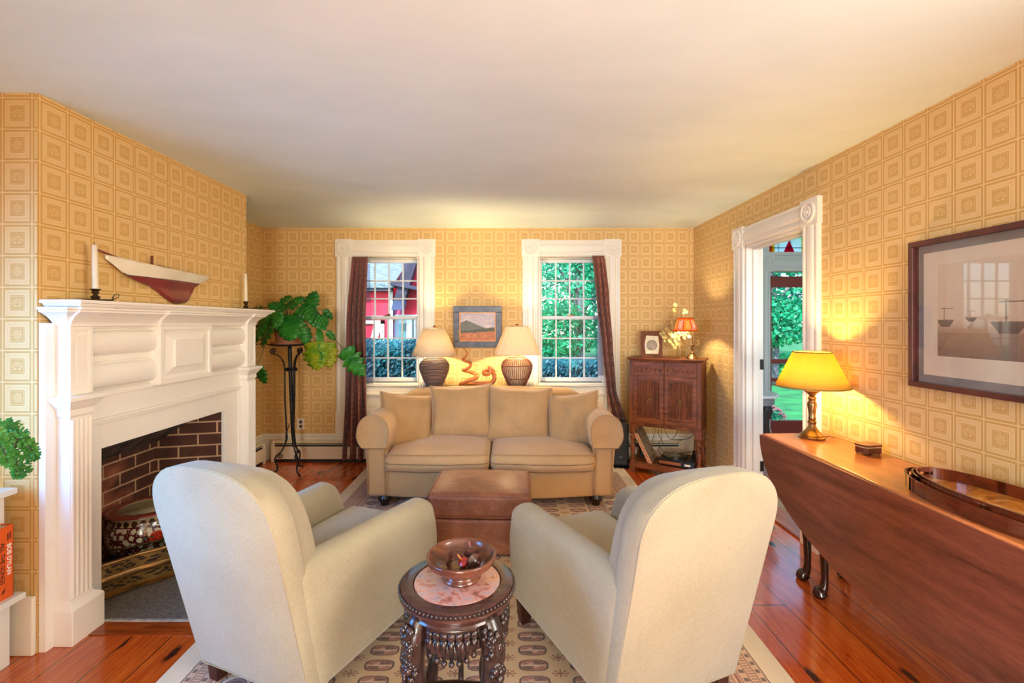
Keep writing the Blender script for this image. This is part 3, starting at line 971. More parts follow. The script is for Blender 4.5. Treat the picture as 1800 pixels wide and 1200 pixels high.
for z, e in ((.357, .0), (.232, -.004)):
    pts = []
    for i in range(64):
        a = 2 * pi * i / 64; c, s_ = cos(a), sin(a)
        pts.append(((.306 + e) * math.copysign(abs(c) ** .22, c), (.230 + e) * math.copysign(abs(s_) ** .22, s_), z))
    mb.tube(pts, .005, 6, closed=True)
mb.build('piping', LEA, top, smooth=True)
for x, y in ((-.25, -.18), (.25, -.18), (-.25, .18), (.25, .18)):
    mb = MB(); mb.lathe([(.022, 0), (.026, .011)], 12, (x, y, 0)); mb.build('foot', DARK, ott)

# ================================================================== armchairs
ARMF = fabric('armchair_weave', (147, 136, 110), (173, 162, 136), 360, bump=.3)
def chair_back_pts(hb, hs, zs, zt, inset=0.0, z0=.08, n=20):
    """outline of the back: foot half-width hb, shoulder hs at zs, crown zt"""
    P = [(-hb + inset, z0), (hb - inset, z0)]
    for i in range(n + 1):
        a = pi * i / n
        c, s_ = cos(a), sin(a)
        x = (hs - inset) * math.copysign(abs(c) ** .70, c)
        z = zs + (zt - inset - zs) * abs(s_) ** .86
        P.append((x, z))
    return P
LEAN = .215
def make_armchair(label, loc, rz):
    root = thing('armchair', label, 'armchair', loc, rz, 'pale armchairs seen from behind')
    # back slab
    mb = MB()
    out = None
    def sh(x, z, y): return (x, y - LEAN * z / .87 + .02, z)
    rings = []
    for y, e in ((0, .008), (.008, .0), (.05, .0), (.085, .002), (.100, .014)):
        o = chair_back_pts(.275, .285, .705, .908, e, z0=.08 + e)
        rings.append([sh(x, z, y) for x, z in o])
    mb.loft(rings)
    back = mb.build('backrest', ARMF, root, smooth=True, angle=50)
    q = MB(); o = chair_back_pts(.275, .285, .705, .908, .006)
    q.tube([sh(x, z, .002) for x, z in o[2:] + o[:1]] if False else [sh(x, z, .004) for x, z in o], .0042, 6, closed=True)
    q.build('piping', ARMF, back, smooth=True)
    # inner back cushion, inflated
    mb = MB()
    hb, hs, zs, zt = .255, .268, .690, .868
    def cush(a, b):
        ang = 2 * pi * a
        c, s_ = cos(ang), sin(ang)
        x = hs * math.copysign(abs(c) ** .55, c) * b
        z = (.60 + (.292 if s_ > 0 else .24) * math.copysign(abs(s_) ** (.72 if s_ > 0 else .55), s_) * b)
        return x, z, b
    def front(a, b):
        x, z, b = cush(a, b); return sh(x, z, .098 + .105 * (1 - b ** 7) ** .5 + .03 * (1 - b * b))
    def rear(a, b):
        x, z, b = cush(a, b); return sh(x, z, .096 - .004 * (1 - b))
    mb.grid(front, 48, 14, True); mb.grid(rear, 48, 4, True)
    bmesh.ops.remove_doubles(mb.bm, verts=mb.bm.verts[:], dist=1e-4)
    mb.build('back_cushion', ARMF, root, smooth=True)
    # arms: straight outer face running from the back, rounded over the top, sloping at the front
    for s in (-1, 1):
        mb = MB()
        def armf(p):
            x, y, z = p
            t = (y + .36) / .72
            h = z + .320
            zz = z + .015 * (1 - t) * max(0, z / .24)
            yy = y - .075 * max(0, (z + .02) / .24) ** 2 * t ** 3 - LEAN * h / .87 * (1 - t)
            return (x + s * (.055 * t) + s * .012 * (z / .24) * t, yy, zz)
        mb.rbox((s * .222, .408, .320), (.062, .362, .240), .058, armf, mid=12, k=6)
        mb.build('arm', ARMF, root, smooth=True)
    mb = MB()
    mb.rbox((0, .40, .180), (.215, .34, .10), .02, lambda p: (p.x * (1 + .22 * (p.y + .34) / .68), p.y, p.z)); mb.build('seat_base', ARMF, root, smooth=True)
    mb = MB()
    def sf(p):
        x, y, z = p
        t = (y + .34) / .68
        return (x * (1 + .22 * t), y, z + (.022 * (1 - (x / .2) ** 2) * (1 - (y / .35) ** 2)) * (z > 0))
    mb.rbox((0, .43, .345), (.178, .345, .075), .045, sf, mid=10)
    mb.build('seat_cushion', ARMF, root, smooth=True)
    for x, y in ((-.235, .045), (.235, .045), (-.28, .68), (.28, .68)):
        mb = MB()
        mb.loft([[(x + a * .022, y + b * .022, 0) for a, b in ((-1, -1), (1, -1), (1, 1), (-1, 1))], [(x + a * .030, y + b * .030, .095) for a, b in ((-1, -1), (1, -1), (1, 1), (-1, 1))]])
        mb.build('foot', CHF, root, bevel=.003)
    return root
CHF = wood('chair_foot_wood', (44, 20, 14), (78, 40, 28), 2, 10, 5, 0.35)
make_armchair('pale armchair with rounded back standing nearest the fireplace', (-.925, 1.675, .0095), R(-22))
make_armchair('pale armchair with rounded back standing nearest the drop-leaf table', (.590, 1.615, .0095), R(22))

# ================================================================== rug
def rug_mat():
    g = Gph('oriental_rug')
    v = g.coord()
    x, y, z = g.xyz(v)          # local: centre of the rug at the origin
    HX, HY = 1.225, 1.62
    d = g.m('MINIMUM', HX - x.abs(), HY - y.abs())        # distance in from the edge
    side = (HX - x.abs()).lt(HY - y.abs())
    s = side * y + (g.m('SUBTRACT', 1.0, side)) * x       # distance along the border
    wobble = g.noise(v, 30, 2) * .004
    d = d + wobble - .002; 
    ivory, rose, navy, brown = K(226, 210, 182), K(196, 144, 118), K(54, 40, 50), K(140, 78, 62)
    sand = K(216, 186, 144)
    def st(a, b): return d.between(a, b)
    c = g.mix(g.noise(v, 5, 3), sand, K(206, 178, 140))
    # field: rows of flattened guls with stars between
    def guls(px, py, ox, oy):
        fx = ((x + ox) / px).fract() - .5; fy = ((y + oy) / py).fract() - .5
        return fx * px, fy * py
    gx, gy = guls(.207, .086, .1035 - .228 + .207 * 8, 8.0)
    ex, ey = gx.abs() / .060, gy.abs() / .031
    e = g.m('POWER', ex * ex * ex + ey * ey * ey, .3333) + (g.noise(v, 90, 2) - .5) * .12
    th = g.noise(g.vec(gx * 1.0, gy * 2.0, 0.0), 70, 1)
    c = g.mix(e.lt(1.0), c, K(180, 118, 98))
    c = g.mix(e.between(.86, 1.0), c, navy)
    quad = (gx * gy).gt(0)
    c = g.mix(e.lt(.80) * (quad * .5 + (g.noise(v, 120, 2)).gt(.5) * .45), c, navy)
    c = g.mix(e.lt(.42) * (g.m('SUBTRACT', 1.0, quad)), c, K(206, 170, 150))
    c = g.mix((gy.abs().lt(.004)) * e.lt(.85), c, K(210, 180, 160))
    sx, sy = guls(.207, .086, -.228 + .207 * 8, 8.0 + .043)
    star = (sx.abs() * sx.abs() * 900 + sy.abs() * sy.abs() * 2600)
    ray = g.m('COSINE', g.m('ARCTAN2', sy * 1.7, sx) * 8.0)
    c = g.mix(star.lt(1.0) * (ray.gt(.2) + star.lt(.12)).min(1.0) * .85, c, K(128, 62, 50))
    # borders, from the field outwards
    bb = d.lt(.50)
    c = g.mix(bb, c, K(198, 160, 130))
    def dashes(a, b, period, duty, colr, amt=1.0):
        nonlocal c
        f = (s / period).fract()
        c = g.mix(st(a, b) * f.lt(duty) * amt, c, colr)
    for a, b, cc in ((.095, .50, K(206, 168, 140)), (.25, .37, K(208, 190, 166)), (.205, .217, brown), (.385, .397, brown), (.49, .50, navy), (.095, .100, navy)):
        c = g.mix(st(a, b), c, cc)
    for a in (.128, .162, .197, .228, .247, .372, .405, .440, .470):
        c = g.mix(st(a, a + .004), c, K(110, 66, 58))
    for a, b in ((.105, .122), (.168, .190), (.410, .432), (.447, .465)):
        dashes(a, b, .043, .42, navy, .9)
    for a, b in ((.134, .158), (.234, .244), (.376, .384), (.474, .488)):
        dashes(a, b, .014, .4, K(110, 60, 54), .8)
    # main border: larger flattened medallions
    mx = ((s / .12).fract() - .5) * .12; my = d - .31
    me_ = g.m('SQRT', (mx / .045) * (mx / .045) + (my / .046) * (my / .046))
    c = g.mix(me_.lt(1.0), c, K(150, 100, 92))
    c = g.mix(me_.between(.55, .78) + me_.between(.95, 1.05), c, navy)
    zig = (((s / .03).fract() - .5).abs() * .03 - (my.abs() - .046)).abs().lt(.004)
    c = g.mix(zig * my.abs().between(.04, .06), c, navy)
    c = g.mix(d.lt(.095), c, g.mix(g.noise(v, 12, 3), K(226, 208, 178), K(234, 218, 190)))
    n = g.noise(v, 260, 2); n2 = g.noise(v, 2.2, 3)
    c = g.mix(n * .22, c, K(150, 120, 96)); c = g.mix(n2 * .25, c, K(180, 160, 150))
    g.base(c)
    g.set(Roughness=.95, Sheen_Weight=.3, Specular_IOR_Level=.1)
    g.bump(n, .4, .004)
    return g.mat
RUGM = rug_mat()
rug = thing('rug', 'ivory bordered oriental rug with rows of dark medallions under the seating', 'rug', (-.125, 2.77, 0))
mb = MB(); mb.box(-1.225, 1.225, -1.62, 1.62, .001, .009)
mb.build('pile', RUGM, rug, bevel=.002)
FRM = fabric('fringe_cotton', (206, 186, 158), (226, 210, 186), 300)
for sgn in (1, -1):
    mb = MB(); random.seed(11)
    nfr = 150
    for i in range(nfr):
        x = -1.22 + 2.44 * i / (nfr - 1); L = .045 + random.random() * .025; dx = random.uniform(-.018, .018)
        mb.tube([(x, sgn * 1.616, .0055), (x + dx * .5, sgn * (1.62 + L * .5), .006), (x + dx, sgn * (1.62 + L), .0045)], .0042, 5, flat=.8)
    tag(mb.build('fringe', FRM, rug, smooth=True), kind='stuff')

# ================================================================== carved round stand
CARV = mottled('carved_rosewood', (26, 14, 13), (56, 32, 28), 26, .28, coat=.45, bump=.2, bscale=90)
RIM = wood('rosewood_rim', (48, 26, 22), (84, 52, 44), 0, 9, 6, .25, .5, .02)
def marble():
    g = Gph('rouge_marble')
    v = g.coord()
    f = g.noise(v, 14, 6, .65, 1.2); f2 = g.noise(v, 42, 4, .7, .5)
    g.base(g.ramp(f * .7 + f2 * .3, [(.36, K(110, 76, 70)), (.43, K(176, 110, 96)), (.50, K(210, 158, 140)), (.56, K(190, 160, 158)), (.64, K(150, 134, 140))]))
    g.set(Roughness=.18, Coat_Weight=.3)
    return g.mat
SX, SY = -.173, 1.585
st_ = thing('plant_stand_table', 'small round carved dark wood table with marble top between the two armchairs', 'side table', (SX, SY, .0095))
mb = MB()
mb.lathe([(.145, .488), (.150, .500), (.186, .500), (.190, .498), (.190, .484), (.196, .480), (.196, .474), (.186, .466), (.178, .452), (.172, .446), (.176, .440), (.172, .434), (.150, .434), (.145, .488)], 64, cap=False)
tp = mb.build('table_top', RIM, st_, smooth=True, angle=40)
mb = MB()
for i in range(84):
    a = 2 * pi * i / 84; mb.sphere((.193 * cos(a), .193 * sin(a), .489), (.0062, .0062, .0062), 8, 6)
mb.build('beading', CARV, tp, smooth=True)
mb = MB(); mb.lathe([(.146, .486), (.146, .497), (.144, .499), (.002, .499)], 64)
mb.build('marble_inset', marble(), st_, smooth=True, angle=40)
random.seed(3)
for k in range(4):      # legs with carved grape clusters at the knee
    a = R(45 + 90 * k); ca_, sa = cos(a), sin(a)
    mb = MB()
    path = [(.150, .440), (.168, .40), (.176, .34), (.168, .27), (.150, .20), (.140, .13), (.150, .06), (.176, .012), (.182, .0)]
    rad = [.034, .040, .037, .030, .024, .020, .019, .023, .016]
    P = spline([(r * ca_, r * sa, z) for r, z in path], 4)
    mb.tube(P, lerp_list(rad, len(P)), 10)
    leg = mb.build('leg', CARV, st_, smooth=True)
    gb = MB()
    for i in range(54):
        z = .435 - .20 * random.random() ** 1.2; f = random.uniform(-1, 1)
        r = .178 + .026 * sqrt(max(0, 1 - f * f)); off = f * .044 * (1 - .5 * (.425 - z) / .2)
        q = random.uniform(.006, .0155)
        gb.sphere((r * ca_ - off * sa, r * sa + off * ca_, z), q, 8, 6)
    for s in (-1, 1):
        c0 = Vector((.186 * ca_ - s * .018 * sa, .186 * sa + s * .018 * ca_, .375))
        gb.tube([c0 + Vector((-s * sa, s * ca_, 0)) * (.016 * cos(t) * (1 - t / 9)) + Vector((0, 0, .018 * sin(t) * (1 - t / 9))) for t in [j * .5 for j in range(13)]], .0045, 6)
        gb.tube([(.182 * ca_ - s * .010 * sa, .182 * sa + s * .010 * ca_, .24), (.170 * ca_ - s * .014 * sa, .170 * sa + s * .014 * ca_, .20), (.150 * ca_, .150 * sa, .16)], [.008, .005, .002], 6)
    gb.build('grape_carving', CARV, leg, smooth=True)
for k in range(4):      # pierced aprons of scrolls, leaves and drops
    a0 = R(90 * k - 90 + 45 + 17); a1 = R(90 * k + 45 - 17)
    mb = MB()
    def on(t, z, dr=0): a = a0 + (a1 - a0) * t; return ((.165 + dr) * cos(a), (.165 + dr) * sin(a), z)
    mb.tube([on(t / 16, .432) for t in range(17)], .010, 6)
    n = 7
    for i in range(n):
        t0 = (i + .5) / n
        for s in (-1, 1):
            mb.tube([on(t0 + s * (.045 * cos(q) * (1 - q / 8)) , .412 + .014 * sin(q) * (1 - q / 8), .006) for q in [j * .6 for j in range(11)]], .0072, 6)
        dz = .365 - .028 * (1 - ((t0 - .5) * 2) ** 2)
        mb.tube([on(t0, .405), on(t0 + random.uniform(-.03, .03), .385, .004), on(t0, dz)], [.014, .011, .005], 7)
        mb.sphere(on(t0, dz - .008), .0095, 10, 8)
        for s in (-1, 1):
            mb.tube([on(t0, dz + .01), on(t0 + s * .05, dz + .020, .003), on(t0 + s * .07, .405)], [.006, .016, .006], 6, flat=.45)
        mb.sphere(on(t0 + .5 / n, dz + .012) if i < n - 1 else on(t0, dz), .007, 8, 6)
    mb.build('apron', CARV, st_, smooth=True)
mb = MB()               # shaped stretcher: four bowed bars meeting a ring
ring = [(.062 * cos(2 * pi * i / 32), .062 * sin(2 * pi * i / 32), .205) for i in range(32)]
for k in range(4):
    a = R(45 + 90 * k); b = R(45 + 90 * (k + 1))
    P = spline([(.146 * cos(a), .146 * sin(a), .215), (.105 * cos(a + .28), .105 * sin(a + .28), .21), (.088 * cos((a + b) / 2), .088 * sin((a + b) / 2), .21), (.105 * cos(b - .28), .105 * sin(b - .28), .21), (.146 * cos(b), .146 * sin(b), .215)], 5)
    mb.tube(P, .011, 8, flat=1.3)
    mb.tube(spline([(.088 * cos((a + b) / 2), .088 * sin((a + b) / 2), .205), (.115 * cos((a + b) / 2), .115 * sin((a + b) / 2), .15), (.12 * cos((a + b) / 2), .12 * sin((a + b) / 2), .08), (.09 * cos((a + b) / 2), .09 * sin((a + b) / 2), .03)], 4), .010, 8)
mb.build('stretcher', CARV, st_, smooth=True)

# turned bowl and the tops lying in it
BOWLW = wood('turned_walnut', (70, 36, 26), (122, 74, 54), 0, 10, 7, .22, .5, .02)
bx_, by_ = SX + .012, SY + .015
bowl = MB()
bowl.lathe([(.066, 0), (.068, .006), (.060, .012), (.054, .018), (.060, .026), (.090, .038), (.110, .054), (.116, .062), (.115, .066), (.119, .072), (.1195, .080), (.116, .084), (.111, .082), (.108, .074), (.098, .058), (.070, .043), (.002, .040)], 56)
o = bowl.build('wooden_bowl', BOWLW, None, smooth=True); o.location = (bx_, by_, .5085)
tag(o, 'turned brown wooden footed bowl on the marble table top', 'bowl')
def top(name, label, dx, dy, dz, tilt, turn, prof, mat, extra=()):
    m = MB(); m.lathe(prof, 24)
    o = m.build(name, mat, None, smooth=True, angle=50)
    o.location = (bx_ + dx, by_ + dy, .5085 + .040 + dz); o.rotation_euler = (R(tilt), 0, R(turn))
    tag(o, label, 'spinning top', 'spinning tops in the bowl')
    for nm, pr, mm in extra:
        e = MB(); e.lathe(pr, 12); e.build(nm, mm, o, smooth=True)
TOPD = mottled('dark_brown_lacquer', (52, 26, 22), (92, 56, 46), 30, .25, coat=.4)
TOPR = mottled('red_lacquer', (150, 30, 26), (186, 52, 44), 30, .25, coat=.4)
TOPG = mottled('green_lacquer', (10, 140, 96), (20, 170, 120), 30, .3, coat=.3)
TOPY = mottled('orange_wood', (200, 112, 50), (224, 140, 70), 30, .4)
DISC = [(.002, -.016), (.004, -.010), (.022, -.003), (.027, 0), (.025, .005), (.014, .009), (.004, .012)]
STEM = [(.004, .010), (.0035, .03), (.0045, .040), (.002, .042)]
top('spinning_top', 'thin brown wooden spinning top lying alone at the side of the bowl', -.040, -.006, .026, 90, 70, [(.002, -.005), (.022, -.003), (.027, 0), (.022, .003), (.002, .005)], TOPD, [('stem', [(.003, .004), (.003, .016), (.001, .017)], BOWLW)])
top('spinning_top', 'dark round spinning top with pink stem, tipped up at the back of the pile', .034, .024, .034, -62, 20, DISC, TOPD, [('stem', STEM, mottled('pink_stem', (160, 84, 84), (186, 110, 106), 20, .4))])
top('spinning_top', 'small red spinning top with long orange stem', .008, -.010, .017, 38, -35, [(.002, -.016), (.014, -.010), (.018, -.002), (.017, .005), (.006, .010)], TOPR, [('stem', [(.0028, .008), (.0028, .046), (.001, .048)], TOPY)])
top('spinning_top', 'ridged brown spinning top with bright green tip', .046, -.016, .022, 78, 40, [(.002, -.018), (.006, -.014), (.012, -.012), (.014, -.009), (.020, -.008), (.022, -.004), (.026, -.002), (.026, .003), (.020, .006), (.012, .010), (.004, .014)], TOPD, [('tip', [(.007, -.012), (.0075, -.020), (.004, -.032), (.001, -.042)], TOPG), ('stem', [(.004, .012), (.005, .026), (.002, .030)], BOWLW)])
# ================================================================== drop-leaf table on the right
MAHO = wood('mahogany_leaf', (92, 44, 30), (140, 78, 56), 1, 5, 9, .30, .3, .03)
MAHOT = wood('mahogany_top', (140, 74, 38), (188, 112, 62), 1, 5, 9, .28, .35, .03)
DLEG = wood('dark_leg_wood', (28, 13, 10), (58, 28, 20), 2, 10, 6, .2, .5)
TX0, TX1, TZ = 1.490, 1.852, .742
TY0, TY1 = .79, 2.71
dt = thing('drop_leaf_table', 'long brown mahogany drop-leaf table against the right wall with its curved leaf hanging down', 'table', ((TX0 + TX1) / 2, (TY0 + TY1) / 2, 0))
hx, hy = (TX1 - TX0) / 2, (TY1 - TY0) / 2
mb = MB()
def topout(e):
    P = [(-hx + .0, -hy + .004 + e), (0, -hy - .004 + e), (hx - e, -hy + .004 + e), (hx - e, hy - .004 - e), (0, hy + .004 - e), (-hx + .0, hy - .004 - e)]
    return P
mb.loft([[(x, y, z) for x, y in topout(e)] for e, z in ((.004, TZ - .024), (0, TZ - .020), (0, TZ - .004), (.004, TZ))])
mb.build('table_top', MAHOT, dt, bevel=.002)
def leaf(sx, top):
    mb = MB(); D = .485
    def outl(e):
        P = [(-hy + e, TZ - .006)]
        for i in range(49):
            a = pi + pi * i / 48
            P.append(((hy - e) * cos(a), TZ - .012 + (D - e) * sin(a) * (1.0)))
        P.append((hy - e, TZ - .006))
        return P
    x = sx * (hx + .011)
    xs = [(x - sx * .011, .004), (x - sx * .008, 0), (x + sx * .006, 0), (x + sx * .011, .004)]
    mb.loft([[(xx, y, z) for y, z in outl(e)] for xx, e in xs])
    return mb.build('leaf', MAHO, dt, smooth=True, angle=30)
leaf(-1, TZ)
mb = MB(); mb.tube([(-hx - .004, -hy + .01, TZ - .010), (-hx - .004, hy - .01, TZ - .010)], .0105, 10)
mb.build('rule_joint', MAHOT, dt, smooth=True)
mb = MB()
lx0, lx1, ly = -hx + .09, hx - .03, hy - .22
mb.box(lx0, lx1, -ly, ly, TZ - .15, TZ - .026); mb.build('apron', MAHO, dt, bevel=.003)
CAB = [(0, 0, .62, .030), (.004, .002, .56, .032), (.012, .004, .48, .031), (.006, .002, .36, .026), (-.002, 0, .22, .020), (-.004, 0, .10, .0165), (.000, .0, .050, .020), (.010, .0, .030, .030), (.012, 0, .016, .034), (.008, 0, .002, .026)]
def cabriole(x, y, dx, dy, name='leg'):
    mb = MB()
    P = spline([(x + dx * o_ * 1.6, y + dy * o_ * 1.6, z) for o_, _, z, r in CAB], 5)
    mb.tube(P, lerp_list([c[3] for c in CAB], len(P)), 14)
    mb.build(name, DLEG, dt, smooth=True)
for x, y, dx, dy in ((-.062, hy - .21, -.6, .6), (.148, hy - .21, .3, .8), (-.062, -hy + .21, -.6, -.6), (.148, -hy + .21, .3, -.8)): cabriole(x, y, dx, dy)
cabriole(-.078, hy - .37, -.8, .2); cabriole(-.078, -hy + .37, -.8, -.2)

# brass lamp on the drop-leaf table
def brass(name, c1=(112, 84, 48), c2=(168, 134, 84), rough=.3):
    return mottled(name, c1, c2, 14, rough, .9, bump=.05, bscale=40)
BRASS = brass('antique_brass')
lamp = thing('table_lamp', 'antique brass candlestick lamp with a glowing yellow shade standing on the drop-leaf table', 'lamp', (1.705, 2.60, TZ))
mb = MB()
mb.lathe([(.062, 0), (.064, .006), (.060, .012), (.056, .014), (.057, .020), (.046, .030), (.030, .048), (.020, .066), (.017, .078), (.022, .084), (.022, .092), (.016, .098), (.018, .104), (.019, .112), (.016, .120), (.019, .150), (.024, .185), (.022, .200), (.017, .206), (.018, .214), (.022, .220), (.020, .228), (.013, .234), (.024, .250), (.040, .262), (.041, .266), (.030, .268), (.012, .272), (.011, .330)], 32)
mb.build('base', BRASS, lamp, smooth=True, angle=50)
mb = MB(); mb.lathe([(.012, .318), (.013, .335), (.009, .345), (.008, .36)], 16)
mb.tube([(.0, 0, .345), (-.0, .045, .37), (0, .05, .43), (0, .0, .484), (0, -.05, .43), (0, -.045, .37), (0, 0, .345)], .002, 6)
mb.build('socket', BRASS, lamp, smooth=True)
YSH = shade_mat('yellow_paper_shade', (240, 210, 100), .62, 60)
mb = MB(); mb.lathe([(.180, .288), (.094, .480)], 48, cap=False)
sh_ = mb.build('lamp_shade', YSH, lamp, smooth=True, solid=.002)
for r, z in ((.181, .288), (.0945, .480)):
    mb = MB(); mb.tube([(r * cos(2 * pi * i / 48), r * sin(2 * pi * i / 48), z) for i in range(48)], .0035, 6, closed=True)
    mb.build('shade_trim', mottled('shade_binding', (120, 92, 34), (150, 116, 50), 20, .8), sh_, smooth=True)
mb = MB(); mb.tube([(.05, -.03, .012), (.075, -.045, .018), (.085, -.05, .016)], .003, 6); mb.lathe([(.004, -.0), (.006, .004), (.004, .008)], 10, (.085, -.05, .012)); mb.build('switch', BRASS, lamp, smooth=True)
point_lamp(lamp, (0, 0, .385), 13.0, (1.0, .66, .22), .03)

# small lidded box
BOXW = wood('box_mahogany', (66, 26, 18), (110, 50, 34), 0, 10, 6, .3, .4)
bxo = thing('trinket_box', 'small dark wooden lidded box with a pale band, between brass lamp and trays', 'box', (1.775, 2.285, TZ + .002), R(10))
def octo(sx, sy, c): return [(-sx + c, -sy), (sx - c, -sy), (sx, -sy + c), (sx, sy - c), (sx - c, sy), (-sx + c, sy), (-sx, sy - c), (-sx, -sy + c)]
mb = MB(); mb.prism(octo(.052, .036, .014), .006, .034); mb.build('body', BOXW, bxo, bevel=.002)
mb = MB(); mb.prism(octo(.054, .038, .014), .038, .048); mb.build('lid', BOXW, bxo, bevel=.002)
mb = MB(); mb.prism(octo(.0525, .0365, .014), .034, .038); mb.build('band', mottled('boxwood_inlay', (196, 160, 96), (216, 184, 124), 30, .4), bxo)
for x, y in ((-.036, -.024), (.036, -.024), (-.036, .024), (.036, .024)):
    mb = MB(); mb.sphere((x, y, .003), (.008, .008, .0045), 8, 6); mb.build('foot', BOXW, bxo)

# nest of oval trays
TRAY = wood('tray_rim_wood', (58, 22, 12), (112, 48, 24), 1, 8, 5, .15, .7, .02)
def tray_floor():
    g = Gph('tray_burl')
    v = g.coord()
    f = g.noise(v, 6, 5, .6, 2.0)
    g.base(g.ramp(f, [(.3, K(136, 76, 28)), (.48, K(206, 130, 50)), (.6, K(236, 176, 84))]))
    g.set(Roughness=.16, Coat_Weight=.6, Coat_Roughness=.05)
    return g.mat
TRF = tray_floor()
def oval(a, b, n=64): return [(a * cos(2 * pi * i / n), b * sin(2 * pi * i / n)) for i in range(n)]
tx, ty = 1.672, 1.545
tz = TZ + .001
for i, (k, lab) in enumerate(((1.0, 'outermost and largest of the three nested oval wooden trays on the drop-leaf table'), (.92, 'middle one of the three nested oval wooden trays, between the outer and inner rims'), (.875, 'innermost oval wooden tray of the nest, its golden burl floor in view'))):
    a, b = .168 * k + (k - 1) * .05, .365 * k
    root = thing('oval_tray', lab, 'tray', (tx, ty, tz + i * .0075), 0, 'nested oval trays')
    mb = MB(); mb.prism(oval(a - .002, b - .002), 0, .006); mb.build('tray_floor', TRF, root)
    mb = MB(); n = 96; H = .050
    def rim(u, v):
        ang = 2 * pi * u
        return v
    for q in range(n):
        t0, t1 = 2 * pi * q / n, 2 * pi * (q + 1) / n
        mid_ = (t0 + t1) / 2
        slot = abs(abs(sin(mid_)) - 1) < .020
        zr = [(.0, .020), (.034, H)] if slot else [(.0, H)]
        for z0, z1 in zr:
            ring = []
            for t in (t0, t1):
                for aa, bb in ((a, b), (a - .006, b - .006)):
                    ring.append((aa * cos(t), bb * sin(t)))
            p = [ring[0], ring[2], ring[3], ring[1]]
            mb.prism(p, z0, z1)
    bmesh.ops.remove_doubles(mb.bm, verts=mb.bm.verts[:], dist=1e-5)
    mb.build('rim', TRAY, root, smooth=True, angle=40)

# ================================================================== framed print on the right wall
PFR = mottled('print_frame_oxblood', (70, 30, 28), (96, 46, 42), 8, .35, coat=.2)
pf = thing('framed_print', 'large sepia harbour print in a dark red frame on the right wall above the trays', 'picture', (XR - .002, 1.675, 1.425))
PH, PW = .327, .455       # half height, half width (along the wall)
def frame_box(mb, w_, h_, t, d0, d1):
    mb.box(-d1, -d0, -w_, w_, h_ - t, h_); mb.box(-d1, -d0, -w_, w_, -h_, -h_ + t)
    mb.box(-d1, -d0, -w_, -w_ + t, -h_ + t, h_ - t); mb.box(-d1, -d0, w_ - t, w_, -h_ + t, h_ - t)
mb = MB(); frame_box(mb, PW, PH, .024, 0, .042); mb.build('frame', PFR, pf, bevel=.002)
mb = MB(); mb.box(-.012, -.001, -PW + .02, PW - .02, -PH + .02, PH - .02); mb.build('backing', mottled('grey_mat_board', (140, 132, 126), (152, 144, 138), 5, .9), pf)
mb = MB(); mb.box(-.0145, -.012, -PW + .052, PW - .052, -PH + .058, PH - .058); mb.build('paper', mottled('print_paper', (226, 210, 184), (234, 220, 196), 3, .9), pf)
def print_mat():
    g = Gph('sepia_print')
    v = g.coord(); x, y, z = g.xyz(v)
    n = g.noise(v, 20, 5, .7); n2 = g.noise(v, 4, 4)
    c = g.ramp(z * 2.6 + n2 * .1 + .35, [(.0, K(160, 132, 112)), (.22, K(184, 154, 128)), (.34, K(218, 196, 168)), (.9, K(226, 208, 180))])
    shore = z.lt(-.075 + .0) * (g.m('SUBTRACT', 1.0, z.lt(-.16)))
    c = g.mix(n * .55 * z.lt(-.08), c, K(80, 62, 54))
    # boats drawn along the waterline
    def boat(y0, z0, w_, h_):
        nonlocal c
        u = (y - y0) / w_; q = (z - z0) / h_
        hull = u.abs().lt(g.m('ADD', q * .35, .75)) * q.between(-1, .15 )
        mast = ((u - .1).abs().lt(.04) * q.between(0, 2.2)) + (q - 2.0).abs().lt(.06) * u.between(-.7, .4)
        c = g.mix((hull + mast).min(1.0) * .75, c, K(74, 56, 50))
    boat(.300, -.030, .050, .026); boat(.05, -.040, .085, .040); boat(-.20, -.035, .05, .03); boat(.19, -.02, .03, .014)
    g.base(c); g.set(Roughness=.9)
    return g.mat
mb = MB(); mb.box(-.0155, -.0145, -PW + .12, PW - .12, -PH + .145, PH - .115); mb.build('print', print_mat(), pf)
mb = MB(); mb.box(-.030, -.028, -PW + .02, PW - .02, -PH + .02, PH - .02); mb.build('glazing', pane_glass('picture_glass', (.97, .97, .97, 1), 1.0), pf)

# ================================================================== landscape painting on the far wall
lp = thing('framed_painting', 'small landscape painting of hills in a wide slate blue frame hanging between the two windows', 'picture', ((839.5 - 893) * 4.66 / F, YB - .004, 1.350))
BLF = mottled('slate_blue_frame', (62, 66, 80), (84, 88, 100), 20, .4)
hw, hh = .243, .208
rot = R(-3)
mb = MB()
for x0, x1, z0, z1 in ((-hw, hw, hh - .062, hh), (-hw, hw, -hh, -hh + .062), (-hw, -hw + .062, -hh + .062, hh - .062), (hw - .062, hw, -hh + .062, hh - .062)):
    mb.box(x0, x1, -.034, -.004, z0, z1)
fr = mb.build('frame', BLF, lp, bevel=.004); 
mb = MB()
for x0, x1, z0, z1 in ((-hw + .058, hw - .058, hh - .070, hh - .058), (-hw + .058, hw - .058, -hh + .058, -hh + .070), (-hw + .058, -hw + .070, -hh + .07, hh - .07), (hw - .070, hw - .058, -hh + .07, hh - .07)):
    mb.box(x0, x1, -.030, -.012, z0, z1)
mb.build('gilt_fillet', mottled('gilt', (170, 104, 52), (206, 140, 80), 30, .4, .5), lp)
